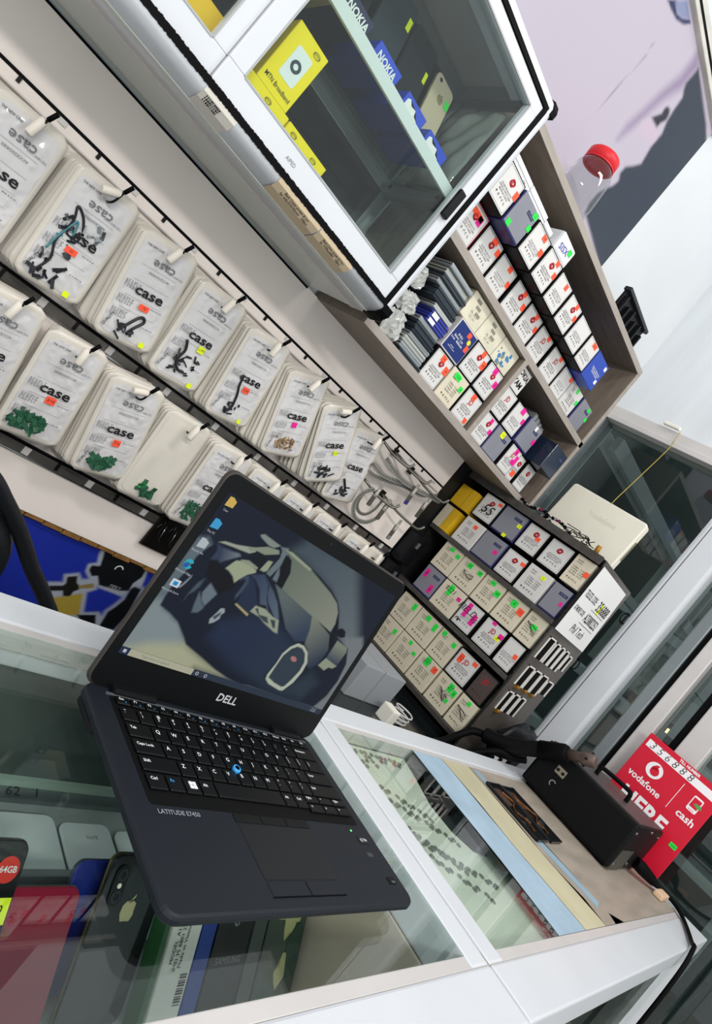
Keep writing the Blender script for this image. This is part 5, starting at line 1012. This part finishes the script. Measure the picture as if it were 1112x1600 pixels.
for q in range(9):
    cx_, cy_ = random.uniform(-.026, .026), random.uniform(.012, l - .012); r_ = random.uniform(.008, .017)
    P = [(max(-.034, min(.034, cx_ + r_ * random.uniform(.55, 1.2) * math.cos(i * .63))), max(.001, min(l - .001, cy_ + 1.5 * r_ * random.uniform(.55, 1.2) * math.sin(i * .63)))) for i in range(10)]
    put('camo_patch', m_poly(P, 0, .0003 + q * .00006), M('camo_sand', '9d9a6d', .6) if q % 2 else M('camo_green', '2c4034', .6), t)

# ================================================================== LAPTOP
lt = thing('laptop', 'open black laptop standing on the glass counter, its screen on', 'laptop', (.5185, .3375, ZT + .0003), (1, 0, 0), (0, 1, 0))
deckm = M('soft_touch', '12171f', .5, noise=.03, ns=200, spec=.3); lidm = M('lid_rim', '37332f', .5, spec=.3); bez = M('bezel', '060708', .45, spec=.2)
put('base', m_rrect(.337, .228, .014, .0115, .0215, 6, .003), deckm, lt); put('underside', m_rrect(.296, .180, .03, .002, .0118, 6, .004), M('underside_black', '0b0c0e', .6, spec=.2), lt)
for x in (-.13, .13):
    for y in (-.09, .09): put('foot', cached('foot', lambda: m_disc(.008, 0, .0025, 14)), rubber, lt, (x, y, 0))
put('hinge_bulge', m_rrect(.333, .05, .012, .0035, .0118, 5, .003, 0, .087), MATS['underside_black'], lt)
put('keyboard_well', m_rrect(.297, .121, .004, .0212, .0218, 3, 0, .0035, .0395), M('well_black', '040405', .6, spec=.15), lt)
put('keyboard_trim', m_box(-.148, .152, .0995, .1025, .0212, .0232, .0008), M('trim_grey', '5b6066', .35, .4), lt)
keym = M('key_black', '060708', .42, spec=.25); legw = M('legend_white', 'e9ebee', .5); legb = M('legend_blue', '3fa2ea', .5)
U = .0192; X0 = -.1405
def key(x, y, w_, h_, s, size=.0062, mat=None, sub=None):
    k = put('key', cached(('key', round(w_, 4), round(h_, 4)), lambda: m_box(-w_ / 2, w_ / 2, -h_ / 2, h_ / 2, 0, .0026, .0008, 1)), keym, lt, (x, y, .0216))
    if s: put('legend', m_text(s, size, .012, align='LEFT'), mat or legw, k, (-w_ / 2 + .0025, h_ * .12, .0028))
    if sub: put('legend', m_text(sub, size * .8, .01, align='LEFT'), legb, k, (w_ * .05, -h_ * .22, .0028))
rows_k = [('Esc F1 F2 F3 F4 F5 F6 F7 F8 F9 F10 F11 F12 Home End Ins Del'.split(), None),]
for i, s in enumerate(rows_k[0][0]):
    wd = 15 * U / 17; key(X0 + wd * (i + .5), .0935, wd - .002, .0095, s, .0042, None, ['o', 'x', '+', '-', '*', 'o', 'o', 'x', 'x', '=', '+', '+', '-', None, None, None, None][i])
def row(y, items):
    x = X0
    for s, u_ in items: key(x + u_ * U / 2, y, u_ * U - .0024, .0164, s, .0062 if len(s) < 3 else .0044); x += u_ * U
row(.0765, [('~\n`', 1), ('!\n1', 1), ('@\n2', 1), ('#\n3', 1), ('$\n4', 1), ('%\n5', 1), ('^\n6', 1), ('&\n7', 1), ('*\n8', 1), ('(\n9', 1), (')\n0', 1), ('_\n-', 1), ('+\n=', 1), ('Backspace', 2)])
row(.0577, [('Tab', 1.5)] + [(c, 1) for c in 'QWERTYUIOP'] + [('{\n[', 1), ('}\n]', 1), ('|', 1.5)])
row(.0389, [('Caps Lock', 1.75)] + [(c, 1) for c in 'ASDFGHJKL'] + [(':\n;', 1), ('"\n\'', 1), ('Enter', 2.25)])
row(.0201, [('Shift', 2.25)] + [(c, 1) for c in 'ZXCVBNM'] + [('<\n,', 1), ('>\n.', 1), ('?\n/', 1), ('Shift', 2.75)])
x = X0
for s, u_, m_ in (('Ctrl', 1.1, None), ('Fn', 1, legb), ('', 1, None), ('Alt', 1, None), ('', 5, None), ('Alt', 1, None), ('Ctrl', 1, None)):
    key(x + u_ * U / 2, .0013, u_ * U - .0024, .0164, s, .0046, m_); x += u_ * U
for (sx, sy) in ((-.0022, -.002), (.0022, -.002), (-.0022, .002), (.0022, .002)): put('logo_square', cached('wsq', lambda: m_box(-.0019, .0019, -.0017, .0017, 0, .0003)), legw, lt, (X0 + 2.6 * U + sx, .0013 + sy, .0244))
for i, (a, b) in enumerate((('PgUp', '<'), ('^', 'v'), ('PgDn', '>'))):
    wd = (15 * U - (x - X0)) / 3; key(x + wd * (i + .5), .0058, wd - .0022, .0084, a, .004); key(x + wd * (i + .5), -.0058, wd - .0022, .0100, b, .005)
put('pointer_stick', m_lathe([(.0, .0262), (.0024, .0262), (.0038, .0272), (.0046, .0262), (.0044, .0225), (.0, .0225)], 18), legb, lt, (X0 + 6.32 * U, .0294, 0))
put('pointer_dimple', m_disc(.0024, .0264, .0274, 14), rubber, lt, (X0 + 6.32 * U, .0294, 0))
padm = M('pad_black', '15171a', .4, spec=.3)
put('touchpad', m_rrect(.103, .054, .002, .0213, .0218, 2, 0, .0, -.0595), padm, lt)
for i, wd in enumerate((.036, .034, .036)): put('pad_button', m_box(-.0175, .0175, -.0045, .0045, .0214, .0222, .0004), MATS['key_black'], lt, (-.0355 + i * .0365, -.0265, 0))
for i in range(2): put('pad_button', m_box(-.0253, .0253, -.0065, .0065, .0213, .0219, .0004), deckm, lt, (-.0257 + i * .0517, -.0945, 0))
put('pad_line', m_box(-.052, .052, -.0004, .0004, .0214, .0221), rubber, lt, (0, -.1018, 0)); put('pad_line', m_box(-.0003, .0003, -.0065, .0065, .0214, .0221), rubber, lt, (0, -.0945, 0))
txt('print', 'LATITUDE E7450', .0062, M('grey_print', '8b9097', .4), lt, -.140, -.0275, .0219, .012, align='LEFT')
put('badge', m_rrect(.018, .010, .002, .0214, .0219, 3), M('badge_black', '0d0f12', .25), lt, (.143, -.040, 0), -.1); txt('print', '(i) 7th', .0052, legw, lt, .143, -.040, .0221, .01)
put('badge', m_rrect(.010, .005, .001, .0214, .0218, 3), M('badge_grey', '3a3d42', .3), lt, (.138, -.058, 0))
put('fingerprint_reader', m_rrect(.013, .008, .001, .0214, .0222, 3), bez, lt, (.148, -.088, 0)); put('reader_chrome', m_box(-.003, .003, -.002, .0005, .0222, .0225), chrome, lt, (.149, -.089, 0))
put('status_light', m_disc(.0011, .0214, .0219, 10), M('led_green', '5cff6a', .4, emit=1.5), lt, (.1305, -.0285, 0))
put('ports', m_box(.1675, .1688, -.03, .06, .0135, .0185), rubber, lt)
for sx in (-1, 1):
    put('hinge', m_box(-.026, .026, -.007, .0055, -.004, .012, .003), M('hinge_black', '17181b', .3, .4), lt, (sx * .115, .1075, .0155)); put('hinge_line', m_box(-.024, .024, -.0072, -.0066, .0035, .0050), chrome, lt, (sx * .115, .1075, .0155))
lid = put('lid', m_rrect(.337, .234, .013, -.0085, -.0012, 6, .0025, 0, .1145), lidm, lt, (0, .1095, .0225), rx=math.atan2(.224, .032))
def lp(nm, me, mt, loc=(0, 0, 0), rz=0): return put(nm, me, mt, lid, loc, rz)
lp('bezel', m_rrect(.333, .229, .011, -.0012, -.0002, 6, 0, 0, .1145), bez)
SL = [[[(x - .1685, y) for x, y in q[0]]] + q[1:3] + ([q[3]] + [(a - .1685, b) for a, b in q[4:6]] if len(q) > 3 else []) for q in SCR]
lp('display', paint(-.1565, .1565, .034, .2105, .0010, '182031', SL), PRINT('wallpaper', .5, .72 * EXPO))
ix = -.1478
for (yy_, c_, s) in ((.2028, 'd9b65c', 1), (.1784, '3fa3d8', 1), (.1566, 'b9c2c6', 1), (.1335, '2fb0c0', 2), (.1126, 'd5dde0', 3)):
    z_ = .0006
    if s == 2: lp('icon', m_ring(.0018, .0052, 0, .0002, 20, 1, 30, 340), SCREEN('px_' + c_, c_), (ix, yy_, z_)); lp('icon', m_disc(.0028, 0, .0003, 14), SCREEN('px_1d5fb0', '1d5fb0'), (ix - .002, yy_ - .0015, z_))
    elif s == 3: lp('icon', m_box(-.005, .005, -.004, .0035, 0, .0002), SCREEN('px_' + c_, c_), (ix, yy_, z_)); lp('icon', m_box(-.0025, .0025, -.0025, .0015, .0002, .0004), SCREEN('px_1e8ed0', '1e8ed0'), (ix, yy_, z_))
    else: lp('icon', m_poly([(-.005, -.005), (.005, -.004), (.0055, .003), (.001, .004), (0, .0055), (-.0045, .005)], 0, .0002), SCREEN('px_' + c_, c_), (ix, yy_, z_))
    lp('icon_name', m_text({.2028: 'User', .1784: 'This PC', .1566: 'Recycle Bin', .1335: 'Microsoft Edge', .1126: 'Microsoft Store'}[yy_], .0032), SCREEN('px_d8dce0', 'd8dce0', .8), (ix, yy_ - .0088, z_))
lp('taskbar', m_box(-.1565, .1565, .034, .0408, .0, .0006), SCREEN('px_2c3746', '2c3746')); lp('start_button', m_box(-.1565, -.1465, .034, .0408, .0006, .0008), SCREEN('px_26324f', '26324f'))
lp('start_button', m_box(-.1532, -.1500, .0358, .0390, .0008, .0010), SCREEN('px_d8dce0', 'd8dce0'))
lp('search_box', m_box(-.1465, -.066, .034, .0408, .0006, .0008), SCREEN('px_b3b29b', 'b3b29b')); lp('search_text', m_text('Type here to search', .0042), SCREEN('px_7d7f78', '7d7f78'), (-.115, .0374, .0012))
for x_ in (-.060, -.048): lp('taskbar_icon', m_ring(.0013, .0019, 0, .0002, 12), SCREEN('px_d8dce0', 'd8dce0'), (x_, .0374, .0008))
lp('taskbar_text', m_text('9:41 AM\n6/12/2024', .0026), SCREEN('px_d8dce0', 'd8dce0'), (.140, .0374, .0008))
lp('logo', m_text('DELL', .0125, .02, sx=1.1), M('logo_grey', 'b9bcc0', .3), (0, .0195, .0002)); lp('camera', m_disc(.0015, -.0002, .0004, 12), M('cam_dark', '1d2126', .2), (0, .2215, 0))

# ================================================================== HOT AIR STATION
stn = empty_at('hot_air_station', 'black hot air rework station standing on the right counter', 'hot air station', (1.80, .415, ZT))
sb = M('station_black', '090a0c', .5, spec=.15, bump=.08, bs=200)
wbox('body', sb, stn, 1.66, 1.93, .288, .545, ZT + .006, -.196, .008)
wbox('cover_top', M('station_lid', '4a4444', .45, noise=.15, ns=20), stn, 1.676, 1.926, .294, .540, -.1962, -.1935)
for y in (.31, .52):
    for x in (1.68, 1.90): me = m_disc(.012, ZT + .0014, ZT + .0065, 12); me.transform(Matrix.Translation((x, y, 0))); wmesh('foot', me, rubber, stn)
for x, z in ((1.675, -.215), (1.80, -.205), (1.90, -.215), (1.68, -.30), (1.80, -.298)):
    me = m_disc(.004, 0, .002, 12); me.transform(Matrix(((1, 0, 0, x), (0, 0, -1, .288), (0, 1, 0, z), (0, 0, 0, 1)))); wmesh('screw', me, chrome, stn)
wbox('label_plate', M('plate_worn', '4b4a44', .5, noise=.3, ns=40), stn, 1.672, 1.78, .2868, .2885, -.312, -.262)
wmesh('handle', m_tube(spline([(1.78, .45, -.194), (1.78, .45, -.176), (1.782, .44, -.170), (1.79, .38, -.168), (1.79, .368, -.172), (1.79, .366, -.194)], 5), .0055, 8), rubber, stn)
wbox('holder', M('holder_steel', '9a927e', .4, .5), stn, 1.656, 1.661, .466, .492, -.245, -.226, .001)
for y in (.472, .486): me = m_disc(.004, 0, .002, 10); me.transform(Matrix(((0, 0, -1, 1.656), (1, 0, 0, y), (0, 1, 0, -.2355), (0, 0, 0, 1)))); wmesh('screw', me, dkmetal, stn)
me = m_ring(.006, .0085, 0, .0004, 18, 1, 40, 250); me.transform(Matrix(((0, 0, -1, 1.6598), (-1, 0, 0, .478), (0, 1, 0, -.270), (0, 0, 0, 1)))); wmesh('scuff_mark', me, M('scuff', '8b8a88', .5), stn)
wmesh('plug', m_tube([(1.86, .287, -.288), (1.88, .272, -.291), (1.915, .250, -.298), (1.95, .232, -.305)], [.014, .016, .013, .005], 10), rubber, stn)
wmesh('power_cord', m_tube(spline([(1.945, .234, -.305), (1.985, .222, -.309), (1.985, .19, -.311), (1.93, .155, -.3125), (1.80, .112, -.312), (1.74, .098, -.3135), (1.70, .088, -.40), (1.69, .085, -.70), (1.68, .08, -1.30)], 6), .0048, 8), rubber, stn)
hg = empty_at('hot_air_gun', 'black hot air gun with a rusty nozzle hung on the front of the station', 'hot air gun', (1.633, .55, -.29))
GX = 1.633
wmesh('grip', m_tube(spline([(GX, .664, -.304), (GX, .625, -.290), (GX, .575, -.258), (GX, .535, -.225)], 5), .019, 12), sb, hg)
wmesh('collar', m_tube([(GX, .540, -.230), (GX, .490, -.194), (GX, .484, -.190)], [.0215, .0225, .019], 14), rubber, hg)
wmesh('nozzle', m_tube([(GX, .487, -.192), (GX, .459, -.174), (GX, .455, -.172), (GX, .432, -.160), (GX, .428, -.158)], [.0125, .0125, .0155, .015, .011], 14), M('rusty_steel', '6b5a54', .5, .5, noise=.35, ns=60), hg)
for a in range(4):
    c_, s_ = math.cos(a * 1.57), math.sin(a * 1.57); wmesh('nozzle_screw', m_tube([(GX + .013 * c_, .444, -.166 + .013 * s_), (GX + .021 * c_, .444, -.166 + .021 * s_)], .003, 7), dkmetal, hg)
wmesh('hose', m_tube(spline([(GX, .660, -.303), (1.615, .688, -.318), (1.58, .695, -.345), (1.52, .690, -.372), (1.46, .685, -.386), (1.40, .665, -.390)], 6), .0095, 9), rubber, hg)
wmesh('hose', m_tube(spline([(1.645, .552, -.275), (1.64, .58, -.296), (1.62, .605, -.303), (1.58, .64, -.350), (1.52, .662, -.392)], 6), .008, 9), rubber, hg)
# things between counter and rack
bm = bmesh.new(); bmesh.ops.create_icosphere(bm, subdivisions=3, radius=1); random.seed(61)
for v in bm.verts:
    n_ = v.co.normalized(); k_ = 1 + .16 * math.sin(5 * n_.x + 2) * math.sin(6 * n_.y) + random.uniform(-.04, .04); v.co = Vector((n_.x * .12, n_.y * .026, n_.z * .075)) * k_
o = put('black_bag', from_bm(bm, 'bag', True), M('bag_black', '121518', .45, bump=.3, bs=25), None, (1.82, .664, -.402 + .09 + CZ)); tag(o, 'slumped black cloth bag between the rack and the hot air station', 'bag')
chk = M('check_white', 'd9d7d2', .5)
t = empty_at('checked_cloth', 'black and white checked cloth behind the station corner', 'cloth', (1.66, .607, -.402))
for i in range(5):
    for j in range(3): wbox('check', chk if (i + j) % 2 else rubber, t, 1.58 + i * .026, 1.606 + i * .026, .600, .604, -.402 + j * .028, -.374 + j * .028)
t = empty_at('pale_carton', 'pale grey carton on the work table behind the laptop', 'carton', (1.30, .86, -.402)); wbox('body', M('pale_card', '94979b', .5), t, 1.22, 1.40, .80, .95, -.402, -.315, .003); wbox('flap_line', greyink, t, 1.30, 1.302, .7995, .95, -.402, -.3147)
t = empty_at('phone_charger', 'white phone charger with a coiled cable behind the laptop', 'charger', (1.36, .74, -.402))
wbox('plug_body', whitepl, t, 1.315, 1.345, .725, .765, -.402, -.362, .004); wbox('usb_port', greyink, t, 1.3445, 1.3455, .735, .747, -.387, -.381)
P = [(1.40 + (.028 + .003 * math.sin(i)) * math.cos(i * .55), .755 + (.022 + .002 * math.cos(i)) * math.sin(i * .55), -.3985 + i * .0009) for i in range(42)]
wmesh('cable', m_tube([(1.345, .745, -.39), (1.365, .75, -.395)] + P, .0022, 6), M('cable_grey', 'c2c2c0', .45), t)
# open phone shells on the counter
cop = M('copper_foil', '7a4a24', .4, .6, noise=.4, ns=60)
for k, (x0, x1, lb) in enumerate(((1.345, 1.418, 'open phone shell with copper flex on the counter, the left one'), (1.424, 1.497, 'open phone shell on the counter, beside the station'))):
    t = thing('phone_shell', lb, 'phone part', ((x0 + x1) / 2, .415, ZT + .0016), (1, .03, 0), (0, 1, 0)); w_ = x1 - x0; h_ = .140
    put('back', m_rrect(w_, h_, .008, 0, .002, 4), M('shell_black', '101113', .25), t)
    fr_ = [(-w_ / 2, w_ / 2, h_ / 2 - .004, h_ / 2), (-w_ / 2, w_ / 2, -h_ / 2, -h_ / 2 + .004), (-w_ / 2, -w_ / 2 + .003, -h_ / 2, h_ / 2), (w_ / 2 - .003, w_ / 2, -h_ / 2, h_ / 2)]
    for q in fr_: put('frame', m_box(q[0], q[1], q[2], q[3], .0015, .006, .0008, 1), M('shell_frame', '26282b', .2, .5), t)
    random.seed(k + 3)
    put('flex', m_tube(spline([(random.uniform(-.02, .02), -.05 + .014 * i, .004 + random.uniform(0, .002)) for i in range(8)], 4), .0018, 6), cop, t)
    put('board', m_box(-.024, .01, .012, .055, .002, .0035), M('board_brown', '4a3326', .45, noise=.3, ns=90), t); put('solder', m_box(.006, .011, -.032, -.018, .002, .008), chrome, t)
tag(wmesh('wood_wedge', m_box(1.90, 1.972, .205, .229, ZT + .0014, ZT + .016, .004), M('peach_wood', 'd9b99a', .6, noise=.1)), 'small peach coloured wooden wedge by the station plug', 'wood block')

# ================================================================== RED SIGN
vs_ = thing('till_sign', 'red till number sign with white lettering standing behind the station', 'sign', (1.972, .355, ZT + .0012), (0, -1, 0), (.05, 0, 1))
rd = M('sign_red', 'd01733', .3, noise=.03, ns=8); sw = M('sign_white', 'f2eef0', .4)
put('board', m_box(-.108, .108, 0, .292, -.004, 0, .0008, 1), rd, vs_)
put('number_strip', m_box(-.100, .104, .256, .277, 0, .0004), sw, vs_); txt('print', 'TILL NUMBER', .0105, sw, vs_, .012, .2845, .0004, .03, sx=.9)
for i, c_ in enumerate('356888'): txt('handwriting', c_, .028, ink, vs_, -.084 + i * .022, .2665, .0008, -.012, rz=-.1 + .05 * (i % 3), shear=.15)
put('logo_ring', m_disc(.0215, 0, .0004, 36), sw, vs_, (-.045, .219, .0002)); put('logo_drop', m_disc(.0115, .0002, .0008, 28), rd, vs_, (-.043, .2165, .0002)); put('logo_drop', m_poly([(-.0115, 0), (-.011, .008), (-.005, .0165), (.004, .020), (.002, .013), (.008, .008)], .0002, .0008), rd, vs_, (-.043, .2175, .0002))
txt('print', 'vodafone', .0255, sw, vs_, -.045, .176, .0006, .02, sx=.98)
put('divider', m_box(.0245, .0258, .168, .246, 0, .0005), sw, vs_); txt('print', 'cash', .027, sw, vs_, .072, .180, .0006, .02)
fr_ = rr_pts(.025, .041, .004, 4); inn = rr_pts(.020, .026, .001, 4, 0, .003)
put('phone_icon', m_poly(fr_, 0, .0005), sw, vs_, (.070, .222, 0)); put('phone_icon_screen', m_poly(inn, .0004, .0009), rd, vs_, (.070, .222, 0))
for i in range(3): put('phone_icon_dot', m_disc(.0014, .0005, .0009, 10), rd, vs_, (.065 + i * .005, .2055, 0))
put('phone_icon_note', m_poly([(-.006, .004), (.006, -.001), (.016, .002), (.012, .010), (.0, .009)], .0009, .0013), M('note_green', '5f9a56', .5), vs_, (.072, .218, 0))
txt('print', 'HERE', .060, sw, vs_, -.012, .120, .0006, .035, sx=.92); txt('print', 'PAY', .060, sw, vs_, -.012, .06, .0006, .035, sx=.92)
sticker(vs_, .090, .108, .018, .012, 'g', 'GAS')

# ================================================================== OFFICE CHAIR
chair = empty_at('office_chair', 'black office chair behind the counter at the left edge', 'chair', (.12, .86, -CZ))
cb_ = M('chair_black', '15161a', .4, bump=.1, bs=90)
me = m_rrect(.48, .46, .10, -.03, .03, 8, .02); me.transform(Matrix(((1, 0, 0, .165), (0, .12, -.99, .80), (0, .99, .12, -.545), (0, 0, 0, 1)))); wmesh('backrest', me, cb_, chair)
wmesh('arm', m_tube(spline([(.22, .79, -.27), (.30, .80, -.288), (.345, .80, -.315), (.385, .80, -.345), (.43, .80, -.385), (.475, .80, -.42), (.51, .80, -.455), (.53, .80, -.52), (.52, .81, -.66), (.42, .84, -.80)], 6), [.011] * 55, 10), cb_, chair)
me = m_rrect(.46, .44, .08, -.04, .03, 6, .02); me.transform(Matrix.Translation((.15, .93, -.83))); wmesh('seat', me, cb_, chair)
wmesh('column', m_tube([(.15, .93, -.86), (.15, .93, -1.22)], .025, 12), dkmetal, chair)
for k in range(5):
    a = k * 1.2566; wmesh('leg', m_tube([(.15, .93, -1.22), (.15 + .22 * math.cos(a), .93 + .22 * math.sin(a), -1.27)], [.022, .014], 8), cb_, chair)
    wmesh('castor', m_tube([(.15 + .22 * math.cos(a), .915 + .22 * math.sin(a), -1.296), (.15 + .22 * math.cos(a), .945 + .22 * math.sin(a), -1.296)], .0235, 12), rubber, chair)
